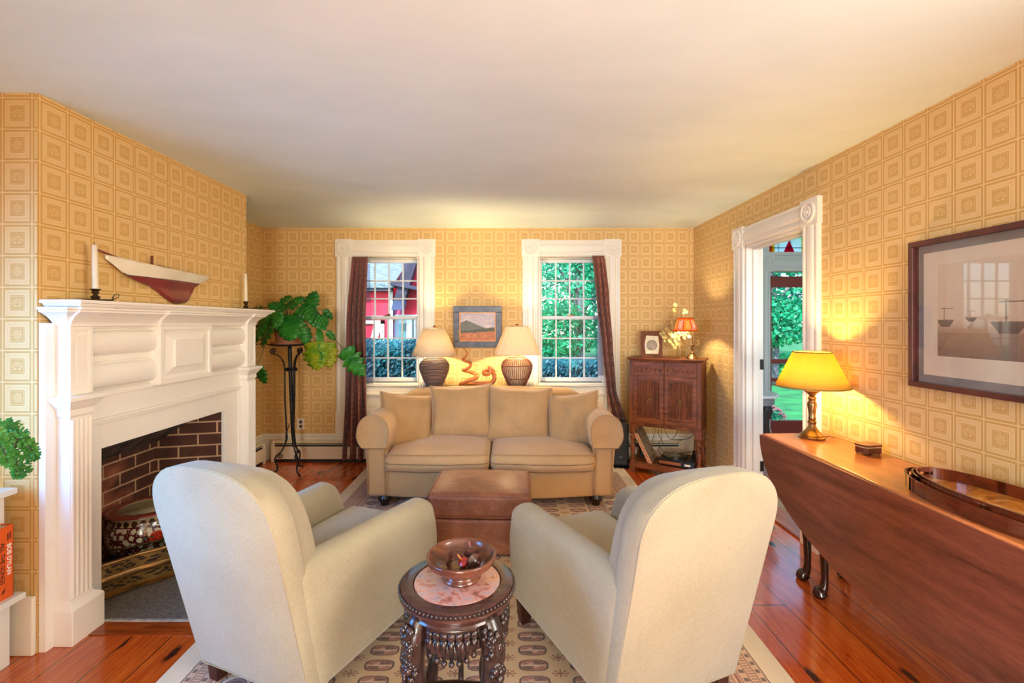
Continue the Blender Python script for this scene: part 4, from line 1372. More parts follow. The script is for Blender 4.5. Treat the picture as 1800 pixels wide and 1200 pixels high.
def painting_mat():
    g = Gph('landscape_painting')
    v = g.coord(); x, y, z = g.xyz(v)
    n = g.noise(g.coord(scale=(1, 1, 3)), 14, 5, .65, .8); n2 = g.noise(v, 34, 4)
    skyc = g.ramp(n, [(.3, K(150, 168, 186)), (.5, K(190, 176, 178)), (.65, K(214, 200, 190))])
    field = g.ramp(n2 * .5 + n * .5, [(.3, K(120, 92, 66)), (.5, K(186, 112, 66)), (.65, K(208, 142, 92))])
    hill = g.mix(n2, K(74, 88, 84), K(122, 120, 108))
    ridge = .075 - (x + .11).abs() * .42 + n * .02
    c = g.mix(z.lt(ridge - .02), skyc, hill)
    c = g.mix(z.lt(x * .12 - .035 + n * .02), c, g.mix(n2, K(52, 60, 48), K(92, 94, 66)))
    c = g.mix(z.lt(x * .05 - .060 + n2 * .012), c, field)
    g.base(c); g.set(Roughness=.5); g.bump(n2, .2, .003)
    return g.mat
mb = MB(); mb.box(-hw + .06, hw - .06, -.016, -.004, -hh + .06, hh - .06); mb.build('canvas', painting_mat(), lp)
lp.rotation_euler = (R(4), 0, 0)
lp.location.y -= .018

# ================================================================== console behind the sofa, its lamps and the snake
BLK = mottled('black_lacquer', (16, 15, 16), (30, 28, 28), 10, .35)
CZ = .772
con = thing('console_table', 'narrow black console table hidden behind the sofa under the two big lamps', 'table', (-.30, 4.43, 0))
mb = MB(); mb.box(-.52, .52, -.15, .15, CZ - .025, CZ); mb.build('table_top', BLK, con, bevel=.003)
for x in (-.49, .49):
    for y in (-.12, .12):
        mb = MB(); mb.box(x - .015, x + .015, y - .015, y + .015, 0.0095, CZ - .025); mb.build('leg', BLK, con)
mb = MB(); mb.box(-.49, .49, -.008, .008, .12, .14); mb.build('stretcher', BLK, con)
CREAM = shade_mat('cream_linen_shade', (248, 234, 204), .46, 200)
LY = 4.42
def basket_profile(z):      # urn: narrow foot, wide shoulder
    P = [(0, .070), (.04, .086), (.09, .110), (.14, .130), (.18, .141), (.215, .142), (.245, .130), (.270, .106), (.292, .074)]
    for (a, ra), (b, rb) in zip(P, P[1:]):
        if z <= b: return ra + (rb - ra) * (z - a) / (b - a)
    return P[-1][1]
k = LY / F
lx = (763.5 - 893) * k
l1 = thing('wicker_lamp', 'table lamp with dark woven wicker base and round cream shade nearest the brown curtain', 'lamp', (lx, LY, CZ))
def wicker():
    g = Gph('dark_wicker'); v = g.coord(); x, y, z = g.xyz(v)
    th = g.m('ARCTAN2', y, x) / (2 * pi)
    row = ((z / .294 * 22.0 + th).fract() - .5).abs()
    strand = ((th * 60.0 + (z / .294 * 22.0 + th).floor() * .5).fract() - .5).abs()
    c = g.mix(g.noise(v, 200, 2), K(128, 98, 86), K(178, 148, 130))
    c = g.mix(row.lt(.17), c, K(38, 28, 26)); c = g.mix(strand.gt(.42) * .6, c, K(54, 40, 36))
    g.base(c); g.set(Roughness=.7); return g.mat
WICK = wicker()
mb = MB()
NR = 22; nn = 72
rings = []
for j in range(NR * 6 + 1):
    z = .294 * j / (NR * 6)
    ph = j / 6
    rings.append([((basket_profile(z) + .0055 * sin(2 * pi * (ph + i / nn)) + .0012 * sin(i * 2 * pi * 36 / nn + pi * int(ph))) * cos(2 * pi * i / nn),
                   (basket_profile(z) + .0055 * sin(2 * pi * (ph + i / nn)) + .0012 * sin(i * 2 * pi * 36 / nn + pi * int(ph))) * sin(2 * pi * i / nn), z) for i in range(nn)])
mb.loft(rings); mb.build('woven_base', WICK, l1, smooth=True)
mb = MB(); mb.lathe([(.074, .292), (.070, .302), (.03, .304), (.028, .306), (.012, .310), (.010, .345), (.015, .350), (.015, .385), (.006, .39)], 20); mb.build('socket', BRASS, l1, smooth=True, angle=40)
mb = MB(); mb.lathe([(.215, .306), (.104, .560)], 56, cap=False); s_ = mb.build('lamp_shade', CREAM, l1, smooth=True, solid=.002)
mb = MB()
for i in range(3):
    a = 2 * pi * i / 3; mb.tube([(0, 0, .552), (.103 * cos(a), .103 * sin(a), .556)], .002, 5)
mb.tube([(0, 0, .38), (0, .055, .42), (0, .055, .50), (0, 0, .565)], .002, 5)
mb.build('harp', BRASS, l1)
mb = MB(); mb.lathe([(.006, .560), (.008, .566), (.014, .576), (.013, .584), (.006, .590), (.002, .591)], 14); mb.build('finial', wood('finial_wood', (70, 30, 20), (110, 54, 36), 2), l1, smooth=True)
point_lamp(l1, (0, 0, .42), 16.0, (1.0, .72, .38), .035)

rx = (908.5 - 893) * k
l2 = thing('rattan_lamp', 'table lamp with open rattan cage base and angular cream shade behind the sofa', 'lamp', (rx, LY, CZ), R(6))
RAT = mottled('brown_rattan', (98, 48, 30), (146, 84, 56), 40, .5, bump=.2)
mb = MB()
def rr(z): return basket_profile(z) * 1.04
for i in range(44):
    a = 2 * pi * i / 44
    P = [(rr(z) * cos(a), rr(z) * sin(a), z) for z in [.294 * j / 14 for j in range(15)]]
    mb.tube(P, .0036, 6)
cage = mb.build('reed_cage', RAT, l2, smooth=True)
mb = MB()
for z, q in ((.006, .007), (.09, .004), (.215, .005), (.290, .008)):
    r = rr(z); mb.tube([(r * cos(2 * pi * i / 40), r * sin(2 * pi * i / 40), z) for i in range(40)], q, 6, closed=True)
mb.build('binding_rings', RAT, cage, smooth=True)
mb = MB(); mb.lathe([(rr(z) - .016, z) for z in (.002, .05, .11, .17, .215, .25, .275, .29)], 32, cap=True); mb.build('liner', mottled('pale_liner', (226, 200, 150), (238, 216, 172), 20, .8), l2, smooth=True)
mb = MB(); mb.lathe([(.03, .292), (.028, .300), (.012, .305), (.010, .345), (.015, .350), (.015, .385), (.006, .39)], 20); mb.build('socket', BRASS, l2, smooth=True, angle=40)
def cutsq(r, c): return [(-r + c, -r), (r - c, -r), (r, -r + c), (r, r - c), (r - c, r), (-r + c, r), (-r, r - c), (-r, -r + c)]
mb = MB(); mb.loft([[(x, y, .322) for x, y in cutsq(.205, .045)], [(x, y, .578) for x, y in cutsq(.098, .022)]], cap=False)
s_ = mb.build('lamp_shade', CREAM, l2, solid=.002)
mb = MB()
mottled('shade_edging', (226, 204, 164), (236, 216, 180), 20, .9)
for a, b in zip(cutsq(.206, .045), cutsq(.099, .022)):
    mb = MB(); mb.tube([(a[0], a[1], .322), (b[0], b[1], .578)], .0022, 5); mb.build('shade_rib', bpy.data.materials['shade_edging'], s_)
mb = MB()
for q, z in ((cutsq(.206, .045), .322), (cutsq(.099, .022), .578)):
    mb = MB(); mb.tube([(x, y, z) for x, y in q], .0028, 5, closed=True)
    if z < .4: mb.build('shade_trim', bpy.data.materials['shade_edging'], s_); mb = None
mb.build('shade_trim', bpy.data.materials['shade_edging'], s_)
mb = MB(); mb.tube([(0, 0, .38), (0, .055, .42), (0, .055, .50), (0, 0, .58)], .002, 5); mb.build('harp', BRASS, l2)
mb = MB(); mb.lathe([(.006, .576), (.008, .582), (.014, .590), (.013, .598), (.006, .604), (.002, .605)], 14); mb.build('finial', wood('finial_dark', (60, 26, 18), (96, 48, 32), 2), l2, smooth=True)
point_lamp(l2, (0, 0, .43), 16.0, (1.0, .74, .40), .035)

# carved snake
SN = wood('snake_wood', (150, 78, 30), (206, 124, 58), 0, 12, 3, .35, .3)
def sp(cx, cyy, d): return Vector(((720 + cx / 7.5 - 893) * (4.40 + d) / F, 4.40 + d, EYE - (560 + cyy / 7.5 - 568) * (4.40 + d) / F))
P = [sp(690, 402, 0), sp(735, 425, 0), sp(762, 475, -.01), sp(735, 522, -.02), sp(700, 545, 0), sp(740, 575, .03), sp(795, 590, .02), sp(800, 640, -.03), sp(740, 680, -.04), sp(705, 690, 0), sp(740, 700, .05), sp(840, 725, .04), sp(890, 760, 0), sp(860, 800, -.04), sp(760, 835, -.05), sp(680, 872, -.03), sp(700, 890, .02), sp(780, 872, .03), sp(880, 872, .0), sp(980, 868, -.02), sp(1080, 858, -.02), sp(1118, 790, -.01), sp(1095, 720, .0), sp(1020, 695, .01), sp(975, 720, .0), sp(990, 752, -.03), sp(1050, 745, -.05), sp(1060, 690, -.05), sp(1042, 648, -.04), sp(1085, 668, -.04), sp(1118, 700, -.04), sp(1130, 716, -.04)]
rad = [.003, .005, .008, .010, .011, .012, .013, .014, .015, .015, .017, .019, .020, .020, .021, .022, .021, .021, .021, .021, .021, .021, .020, .018, .017, .015, .013, .012, .011, .013, .011, .006]
mb = MB(); S_ = spline(P, 7); mb.tube(S_, lerp_list(rad, len(S_)), 12)
zmin = min(v.co.z for v in mb.bm.verts)
for v in mb.bm.verts: v.co.z += (CZ + .001 - zmin)
sn = mb.build('snake_carving', SN, None, smooth=True)
tag(sn, 'coiled wooden snake carving between the two big lamps behind the sofa', 'sculpture')
mb = MB(); h0 = sp(1128, 712, -.04); off = Vector((0, 0, CZ + .001 - zmin)); h0 += off
mb.tube([h0, h0 + Vector((.016, -.01, .004)), h0 + Vector((.024, -.012, .012))], .002, 5); mb.tube([h0, h0 + Vector((.016, -.01, .004)), h0 + Vector((.026, -.012, -.002))], .002, 5)
mb.build('tongue', mottled('dark_tongue', (60, 26, 16), (80, 36, 22), 20, .5), sn)
# ================================================================== oak cabinet in the corner
OAK = wood('dark_carved_oak', (70, 34, 18), (136, 74, 40), 2, 12, 7, .5, 0, .1)
OAKH = wood('dark_oak_rail', (74, 36, 18), (146, 80, 42), 0, 12, 7, .5, 0, .1)
cab = thing('cabinet', 'dark carved oak cabinet with linenfold doors on turned legs in the right corner', 'cabinet', (1.400, 4.165, 0), R(-31))
CWd, CD = .312, .305       # half width, depth (front at y = 0)
ZB, ZT = .465, 1.040
mb = MB()
mb.box(-CWd, CWd, .028, CD, ZB, ZT); mb.box(-CWd, CWd, .006, .028, ZT - .008, ZT)
mb.box(-CWd, -CWd + .034, .004, .028, ZB - .03, ZT); mb.box(CWd - .034, CWd, .004, .028, ZB - .03, ZT)
mb.build('carcase', OAK, cab, bevel=.002)
mb = MB()
mb.loft([[(-CWd - e, -e + .004, z), (CWd + e, -e + .004, z), (CWd + e, CD + .004, z), (-CWd - e, CD + .004, z)] for e, z in ((.0, ZT), (.006, ZT + .004), (.012, ZT + .012), (.020, ZT + .014), (.022, ZT + .020), (.018, ZT + .026))])
mb.build('cabinet_top', OAKH, cab, bevel=.001)
for s, (xa, xb) in enumerate(((-CWd + .036, -.003), (.003, CWd - .036))):
    mb = MB(); d0, d1 = .002, .026
    mb.box(xa, xb, d0 + .006, d1, .905, ZT - .010)
    mb.box(xa, xa + .035, d0, d1, ZB + .004, .905); mb.box(xb - .035, xb, d0, d1, ZB + .004, .905)
    mb.box(xa + .035, xb - .035, d0, d1, ZB + .004, ZB + .052); mb.box(xa + .035, xb - .035, d0, d1, .872, .905)
    mb.box(xa + .035, xb - .035, d0 + .012, d1, ZB + .052, .872)
    door = mb.build('door', OAKH, cab, bevel=.002)
    l = MB(); x0, x1 = xa + .043, xb - .043; n = 7; wd = (x1 - x0) / n
    for i in range(n):
        f = abs((i + .5) / n - .5) * 2
        z0, z1 = ZB + .062 + .022 * f ** 2, .862 - .022 * f ** 2
        c = x0 + wd * (i + .5); h = wd * .46
        l.prism([(c - h, d0 + .013), (c - h * .5, d0 + .003), (c, d0 + .008), (c + h * .5, d0 + .003), (c + h, d0 + .013)], z0, z1, 'z')
    l.build('linenfold_panel', OAK, door, smooth=True, angle=50)
    v = MB()            # carved vine along the top rail
    m_ = 9
    vx0, vx1 = xa + .012, xb - .012
    v.tube([(vx0 + (vx1 - vx0) * i / 40, .006, .957 + .016 * sin(i / 40 * 2 * pi * 1.5 + s * pi)) for i in range(41)], .004, 6)
    for i in range(6):
        t = (i + .5) / 6; cx = vx0 + (vx1 - vx0) * t; cz = .957 - .012 * sin(t * 2 * pi * 1.5 + s * pi)
        v.tube([(cx + .013 * cos(q) * (1 - q / 11), .005, cz + .013 * sin(q) * (1 - q / 11)) for q in [j * .6 for j in range(14)]], .0036, 6)
        v.sphere((cx, .004, cz), (.006, .004, .006), 8, 6)
    v.box(xa, xb, .004, .010, .925, .930); v.box(xa, xb, .004, .010, .985, .990)
    v.build('vine_carving', OAK, door, smooth=True, angle=50)
    h = MB(); hx_ = xa + (xb - xa) * (.52 if s == 0 else .48)
    M = facing((hx_, .003, .690), (1, 0, 0), (0, 0, 1), (0, -1, 0)); h.M = M
    h.lathe([(.013, 0), (.013, .003), (.008, .006), (.006, .012), (.001, .014)], 16)
    h.tube([(.010 * cos(2 * pi * i / 20), -.014 + .014 * sin(2 * pi * i / 20), .010) for i in range(20)], .0024, 6, closed=True); h.M = None
    h.build('drop_handle', brass('pale_brass', (150, 116, 70), (196, 160, 104)), door, smooth=True)
mb = MB()   # apron below the doors with small brackets
mb.box(-CWd + .03, CWd - .03, .008, .024, ZB - .028, ZB + .004)
for s in (-1, 1):
    mb.prism([(s * (CWd - .03), ZB - .028), (s * (CWd - .10), ZB - .028), (s * (CWd - .075), ZB - .046), (s * (CWd - .055), ZB - .052), (s * (CWd - .03), ZB - .085)], .010, .022, 'y')
for i in range(22):
    x = -CWd + .05 + (2 * CWd - .10) * i / 21; mb.sphere((x, .008, ZB - .014), (.007, .004, .007), 6, 5)
mb.build('apron', OAK, cab, bevel=.001)
mb = MB(); mb.box(CWd - .016, CWd, .03, CD, ZB - .028, ZB); mb.build('side_rail', OAKH, cab)
for z in (ZB + .05, ZT - .05):
    mb = MB(); mb.box(CWd - .001, CWd + .004, .05, CD - .03, z, z + .005); mb.build('side_moulding', OAKH, cab)
TURN = [(.023, .100), (.023, .112), (.014, .118), (.021, .128), (.022, .134), (.013, .144), (.016, .165), (.022, .205), (.024, .225), (.021, .245), (.012, .262), (.018, .270), (.018, .278), (.012, .286), (.016, .300), (.024, .318), (.024, .330), (.014, .346), (.013, .352), (.022, .360), (.022, .372)]
for x in (-CWd + .024, CWd - .024):
    for y in (.026, CD - .024):
        mb = MB(); mb.lathe(TURN, 20, (x, y, 0))
        mb.box(x - .024, x + .024, y - .022, y + .022, .37, ZB + .004); mb.box(x - .024, x + .024, y - .022, y + .022, .0, .102)
        mb.build('leg', OAK, cab, smooth=True, angle=40)
mb = MB(); mb.box(-CWd + .01, CWd - .01, .012, CD - .01, .078, .098)
mb.box(-CWd + .03, CWd - .03, .008, .024, .045, .080); mb.box(CWd - .03, CWd - .014, .03, CD - .03, .045, .080); mb.box(-CWd + .014, -CWd + .03, .03, CD - .03, .045, .080)
mb.box(-CWd + .03, CWd - .03, .004, .010, .060, .066)
mb.build('bottom_shelf', OAKH, cab, bevel=.003)
CM = Matrix.Translation((1.400, 4.165, 0)) @ Matrix.Rotation(R(-31), 4, 'Z')
def on_cab(x, y, z=0): return CM @ Vector((x, y, z))
CTOP = ZT + .0265

# record player on the shelf
tt = thing('turntable', 'black record player with a wood strip and raised tonearm on the cabinet shelf', 'record player', on_cab(.100, .150, .0985), R(-31 - 1))
BP = mottled('black_plastic', (14, 14, 15), (26, 26, 28), 10, .35)
mb = MB()
for x in (-.13, .13):
    for y in (-.10, .10): mb.lathe([(.014, 0), (.016, .012)], 12, (x, y, 0))
mb.box(-.155, .155, -.135, .125, .010, .064); mb.build('plinth', BP, tt, bevel=.004)
mb = MB(); mb.box(-.145, .045, -.138, -.134, .022, .046); mb.build('wood_strip', wood('strip_wood', (120, 66, 40), (156, 96, 62), 0, 12, 5, .4), tt)
mb = MB(); mb.box(.075, .125, -.1375, -.134, .026, .042); mb.build('badge', mottled('badge_cream', (216, 202, 178), (226, 214, 190), 6, .5), tt)
mb = MB(); mb.lathe([(.110, .064), (.110, .072), (.108, .074)], 48, (-.035, 0, 0)); pl = mb.build('platter', BP, tt, smooth=True, angle=40)
mb = MB(); mb.lathe([(.104, .0742), (.104, .0765)], 48, (-.035, 0, 0)); mb.build('record', mottled('vinyl', (10, 10, 11), (20, 20, 21), 4, .25), pl, smooth=True, angle=40)
mb = MB(); mb.lathe([(.048, .0766), (.048, .0772)], 40, (-.035, 0, 0)); mb.build('record_label', mottled('record_label_grey', (92, 86, 80), (150, 140, 128), 30, .6), pl)
mb = MB(); mb.lathe([(.0025, .077), (.0025, .115)], 8, (-.035, 0, 0)); mb.tube([(-.08, 0, .096), (-.035, 0, .094), (.0, .005, .097)], .003, 6); mb.build('spindle_clamp', mottled('steel', (150, 146, 140), (176, 172, 164), 10, .3, .9), tt)
mb = MB(); mb.lathe([(.018, .064), (.018, .082), (.010, .086), (.010, .104)], 16, (.115, .085, 0)); mb.tube([(.13, .10, .104), (.115, .085, .108), (.04, .03, .098), (.0, -.0, .096)], [.006, .004, .003, .004], 8)
mb.box(.108, .122, .060, .098, .09, .118); mb.build('tonearm', BP, tt, smooth=True, angle=40)
mb = MB()
for y in (-.02, -.06, -.10): mb.lathe([(.010, .064), (.010, .074)], 14, (.125, y, 0))
mb.build('control_knobs', BP, tt)

# records leaning on the left of the shelf
def cover_mat(name, c1, c2, c3, sc_):
    g = Gph(name); v = g.coord()
    f = g.noise(v, sc_, 4, .6, 2.5)
    g.base(g.ramp(f, [(.38, K(*c1)), (.48, K(*c2)), (.56, K(*c1)), (.66, K(*c3))])); g.set(Roughness=.4)
    return g.mat
EDGE = mottled('card_edge', (216, 150, 112), (232, 178, 140), 20, .8)
def record_sleeve(x, y, tilt, label, mat, z=.100):
    o = thing('record_sleeve', label, 'record', on_cab(x, y, z), R(-31 + 4), 'records leaning in the cabinet')
    mb = MB(); S = .29
    mb.box(-.0035, .0035, 0, S * .93, .0015, S); a = mb.build('cover', mat, o)
    mb = MB(); mb.box(-.0038, .0038, -.0012, .0004, .001, S); mb.build('spine', EDGE, o)
    o.rotation_euler = (Matrix.Rotation(R(-31 + 4), 3, 'Z') @ Matrix.Rotation(R(-tilt), 3, 'Y')).to_euler()
    return o
record_sleeve(-.112, .018, 26, 'dark red record sleeve with swirling cream artwork, nearest the record player', cover_mat('sleeve_art', (50, 16, 14), (190, 160, 120), (110, 40, 30), 16))
record_sleeve(-.126, .018, 26, 'pale-edged record sleeve in the middle of the leaning three', cover_mat('sleeve_art_two', (150, 130, 110), (200, 184, 160), (90, 70, 56), 10))
record_sleeve(-.140, .018, 26, 'record sleeve at the back of the leaning three, nearest the cabinet leg', cover_mat('sleeve_art_three', (96, 60, 50), (170, 140, 116), (60, 36, 30), 10))
mb = MB(); mb.box(-.262, -.255, .22, .285, .0985, .16); o = mb.build('blue_sleeve', mottled('sky_blue_card', (60, 140, 190), (84, 164, 210), 6, .6), None)
o.matrix_world = CM; tag(o, 'small bright blue card standing behind the leaning records', 'record')

# cords hanging under the cabinet, socket strip
pw = thing('power_strip', 'small black power strip hanging under the cabinet with cords plugged in', 'power strip', on_cab(-.075, .26, .405), R(-31))
mb = MB(); mb.box(-.045, .045, -.012, .012, 0, .030); mb.build('body', BP, pw, bevel=.003)
for i in (-1, 0, 1):
    mb = MB(); mb.box(i * .028 - .008, i * .028 + .008, -.022, -.012, .004, .026); mb.build('plug', BP, pw)
random.seed(5)
def cord(label, pts):
    mb = MB(); mb.tube(spline([on_cab(*p) for p in pts], 8), .0026, 6)
    tag(mb.build('cable', BP, None, smooth=True), label, 'cable', 'cords under the cabinet')
cord('black cord dropping from the power strip nearest the records', [(-.103, .236, .41), (-.10, .235, .33), (-.06, .24, .24), (-.11, .25, .18), (-.07, .27, .115)])
cord('black cord crossing over itself below the middle plug of the power strip', [(-.075, .236, .41), (-.07, .235, .30), (-.10, .235, .22), (-.05, .245, .16), (-.055, .28, .115)])
cord('black cord sagging from the power strip up to the cabinet bottom', [(-.047, .236, .41), (-.02, .235, .32), (.02, .235, .295), (.07, .235, .37), (.09, .24, .455)])
cord('black cord drooping along to the far right leg of the cabinet', [(.0, .245, .29), (.06, .245, .295), (.16, .245, .315), (.20, .245, .36), (.21, .25, .43)])
cord('black cord rising behind the tonearm of the record player', [(.20, .235, .11), (.205, .25, .17), (.22, .25, .27), (.23, .25, .36)])
cord('black cord hanging straight behind the leaning records', [(-.135, .25, .455), (-.14, .25, .36), (-.155, .25, .28), (-.17, .26, .24)])

# picture, dried branch and little lamp on the cabinet
def cp(px, py, Y): return pt(px, py, Y)
base = on_cab(-.130, .10, CTOP)
fp = thing('framed_photo', 'small round photograph on cream card in a square brown frame standing on the cabinet', 'picture', base, R(-8))
FRW = wood('flat_brown_frame', (96, 52, 28), (126, 74, 44), 2, 8, 6, .8)
mb = MB(); mb.box(-.098, .098, 0, .014, 0, .245); b1 = mb.build('frame', FRW, fp, bevel=.002)
mb = MB(); mb.loft([[(-.058, z0, .032), (.058, z0, .030), (.068, z0, .11), (.060, z0, .198), (-.050, z0, .202), (-.066, z0, .12)] for z0 in (-.007, 0)]); mb.build('card', mottled('cream_card', (214, 196, 152), (230, 214, 176), 30, .7), fp, bevel=.003)
mb = MB(); mb.M = facing((0, -.007, .112), (1, 0, 0), (0, 0, 1), (0, -1, 0)); mb.lathe([(.048, 0), (.048, .006), (.043, .007), (.043, .003), (.001, .003)], 36); mb.M = None; mb.build('round_photo', cover_mat('sepia_photo', (112, 92, 68), (150, 128, 98), (84, 70, 54), 20), fp, smooth=True, angle=40)
mb = MB(); mb.prism([(0, 0), (.075, 0), (0, .16)], -.012, .012, 'x'); q = mb.build('easel_back', FRW, fp); q.location = (0, .014, 0)
fp.rotation_euler = (Matrix.Rotation(R(-8), 3, 'Z') @ Matrix.Rotation(R(-6), 3, 'X')).to_euler()
fp.location.z += .001

vs = thing('dried_branch_vase', 'slim glass vase of dried pale seed-pod branches on the cabinet behind the little lamp', 'vase', on_cab(.11, .16, CTOP))
mb = MB(); mb.lathe([(.016, 0), (.018, .004), (.008, .02), (.010, .08), (.016, .115), (.017, .118), (.013, .116), (.007, .08), (.004, .012), (.001, .010)], 18); mb.build('glass_vase', pane_glass('vase_glass', (.93, .92, .85, 1), .9), vs, smooth=True)
random.seed(21)
POD = shade_mat('honesty_pods', (206, 182, 112), .1, 40)
ms, mp = MB(), MB()
tips = [(-.13, .30), (-.08, .38), (-.03, .47), (.03, .44), (-.17, .22), (.06, .36), (.01, .26), (-.06, .26), (.07, .27), (-.11, .18)]
for i, (tx_, tz_) in enumerate(tips):
    dy = random.uniform(-.03, .05)
    P = spline([(0, 0, .03), (tx_ * .2, dy * .3, .14), (tx_ * .6, dy * .7, tz_ * .65), (tx_, dy, tz_)], 6)
    ms.tube(P, .0012, 5)
    for _ in range(8):
        p = P[random.randrange(9, len(P))] + Vector((random.uniform(-.03, .03), random.uniform(-.025, .025), random.uniform(-.02, .03)))
        r = random.uniform(.010, .019)
        a = Vector((random.uniform(-.6, .6), -1, random.uniform(-.6, .6))).normalized(); u = a.orthogonal().normalized(); w_ = a.cross(u)
        vs_ = [mp._v(p + u * (r * cos(t * pi / 5)) + w_ * (r * 1.2 * sin(t * pi / 5))) for t in range(10)]
        mp.face(vs_)
ms.build('stems', mottled('dry_stem', (170, 140, 84), (196, 166, 110), 10, .8), vs)
tag(mp.build('seed_pods', POD, vs, solid=.0006), kind='stuff')

cl = thing('candlestick_lamp', 'little brass swing-arm lamp with an amber and flowered panel shade on the cabinet', 'lamp', on_cab(.225, .115, CTOP), R(-10))
mb = MB(); mb.lathe([(.056, 0), (.057, .006), (.050, .012), (.040, .024), (.022, .040), (.016, .052), (.018, .058), (.012, .064), (.010, .076), (.016, .084), (.017, .098), (.010, .108), (.009, .116), (.015, .122), (.012, .128), (.003, .13)], 28); mb.build('base', BRASS, cl, smooth=True, angle=50)
mb = MB(); mb.tube([(.0, 0, .10), (0, 0, .36)], .003, 8)
mb.tube(spline([(0, 0, .112), (.03, 0, .118), (.05, 0, .135), (.056, 0, .155), (.046, 0, .168), (.036, 0, .158), (.042, 0, .148)], 6), .0036, 8)
mb.tube(spline([(0, 0, .112), (-.03, 0, .118), (-.06, 0, .140), (-.085, 0, .152), (-.096, 0, .160), (-.094, 0, .175)], 6), .0036, 8)
mb.lathe([(.006, .168), (.017, .176), (.018, .180), (.012, .182), (.012, .200), (.014, .202)], 16, (-.094, 0, 0)); mb.build('arm', BRASS, cl, smooth=True)
mb = MB(); mb.lathe([(.0105, .200), (.0105, .262), (.008, .268), (.001, .27)], 16, (-.094, 0, 0)); mb.build('candle_sleeve', shade_mat('ivory_sleeve', (246, 226, 180), .3), cl, smooth=True, angle=50)
def amber():
    g = Gph('amber_panel_shade'); v = g.coord(); x, y, z = g.xyz(v)
    n = g.noise(v, 40, 3)
    th = g.m('ARCTAN2', y, x + .06) / (2 * pi) * 8.0 + .5
    ip = th.floor(); fp_ = (th.fract() - .5).abs(); zz = ((z - .305) / .055).abs()
    par = g.m('MODULO', ip + 100.0, 2.0)
    c = g.mix(n, K(238, 178, 92), K(248, 200, 116))
    fl = g.ramp(g.noise(v, 46, 4, .6, 1.0), [(.38, K(240, 222, 180)), (.46, K(160, 150, 196)), (.52, K(236, 170, 140)), (.58, K(150, 164, 100)), (.64, K(246, 214, 150))])
    c = g.mix(par, c, fl)
    c = g.mix((fp_.gt(.40) + zz.gt(.82)).min(1.0), c, K(188, 96, 20)); c = g.mix(fp_.between(.27, .30) * zz.lt(.66) + (zz - .66).abs().lt(.03) * fp_.lt(.30), c, K(120, 50, 20))
    d = g.n('ShaderNodeBsdfDiffuse'); t = g.n('ShaderNodeBsdfTranslucent'); g.l(c, d.inputs[0]); g.l(c, t.inputs[0])
    mx = g.n('ShaderNodeMixShader'); mx.inputs[0].default_value = .5; g.l(d.outputs[0], mx.inputs[1]); g.l(t.outputs[0], mx.inputs[2]); g.surf(mx.outputs[0])
    return g.mat
mb = MB(); mb.lathe([(.105, .246), (.066, .366)], 8, (-.06, 0, 0), cap=False); ms_ = mb.build('lamp_shade', amber(), cl, solid=.002)
for r, z in ((.106, .246), (.067, .366)):
    mb = MB(); mb.tube([(-.06 + r * cos(2 * pi * i / 8), r * sin(2 * pi * i / 8), z) for i in range(8)], .003, 5, closed=True)
    mb.build('shade_trim', mottled('shade_braid', (120, 66, 20), (150, 90, 36), 20, .8), ms_)
mb = MB(); mb.tube([(0, 0, .345), (-.06, 0, .352)], .002, 5); mb.build('shade_carrier', BRASS, cl)
point_lamp(cl, (-.075, 0, .30), 6.5, (1.0, .80, .50), .02)

# speaker on the floor
spk = thing('speaker', 'dark grey floor loudspeaker standing between sofa arm and cabinet', 'speaker', (1.075, 4.44, 0), R(-6))
GR = mottled('speaker_grey', (40, 42, 46), (58, 60, 66), 14, .5)
mb = MB(); mb.rbox((0, .09, .225), (.080, .10, .205), .02); mb.build('cabinet_body', GR, spk, smooth=True)
mb = MB(); mb.rbox((0, -.012, .245), (.070, .012, .175), .010); g_ = mb.build('grille', mottled('speaker_cloth', (46, 48, 52), (64, 66, 70), 300, .9, bump=.3, bscale=500), spk, smooth=True)
mb = MB(); mb.box(-.012, .012, -.0255, -.0235, .108, .113); mb.build('badge', mottled('silver_badge', (170, 170, 174), (196, 196, 200), 6, .3, .6), spk)
mb = MB(); mb.lathe([(.105, 0), (.104, .010), (.084, .020), (.07, .026)], 40, (0, .07, 0)); mb.build('base', mottled('gloss_black', (10, 11, 14), (22, 24, 28), 6, .15), spk, smooth=True, angle=40)

# ================================================================== curtains
def curtain_mat(name, c1, c2, c3, stripe):
    g = Gph(name); t = g.n('ShaderNodeTexCoord'); u, v, _ = g.xyz(t.outputs['UV'])
    n = g.noise(g.vec(u * 60.0, v * 240.0, 0.0), 1.0, 3, .7); n2 = g.noise(g.vec(u * 20.0, v * 70.0, 3.0), 1.0, 2)
    c = g.ramp(n * .6 + n2 * .4, [(.36, K(*c1)), (.52, K(*c2)), (.66, K(*c3))])
    if stripe:
        fx = (u * 6.0).fract(); fy = ((v * 17.0).fract() - .5)
        band = (fx - .5).abs().lt(.20)
        c = g.mix(band * .35, c, K(150, 80, 56))
        r = g.m('SQRT', (fx - .5) * (fx - .5) * 10.0 + fy * fy * 3.0)
        c = g.mix(r.lt(.42) * (n.gt(.40)), c, K(206, 150, 116)); c = g.mix(r.lt(.16), c, K(90, 36, 30))
        c = g.mix(((fx - .5).abs() - .22).abs().lt(.02), c, K(70, 34, 28))
    tr = g.n('ShaderNodeBsdfTransparent')
    g.base(c); g.set(Roughness=.85, Sheen_Weight=.3)
    tl = g.n('ShaderNodeBsdfTranslucent'); g.l(c, tl.inputs[0])
    mx = g.n('ShaderNodeMixShader'); mx.inputs[0].default_value = .25
    g.l(g.b.outputs[0], mx.inputs[1]); g.l(tl.outputs[0], mx.inputs[2]); g.surf(mx.outputs[0])
    return g.mat
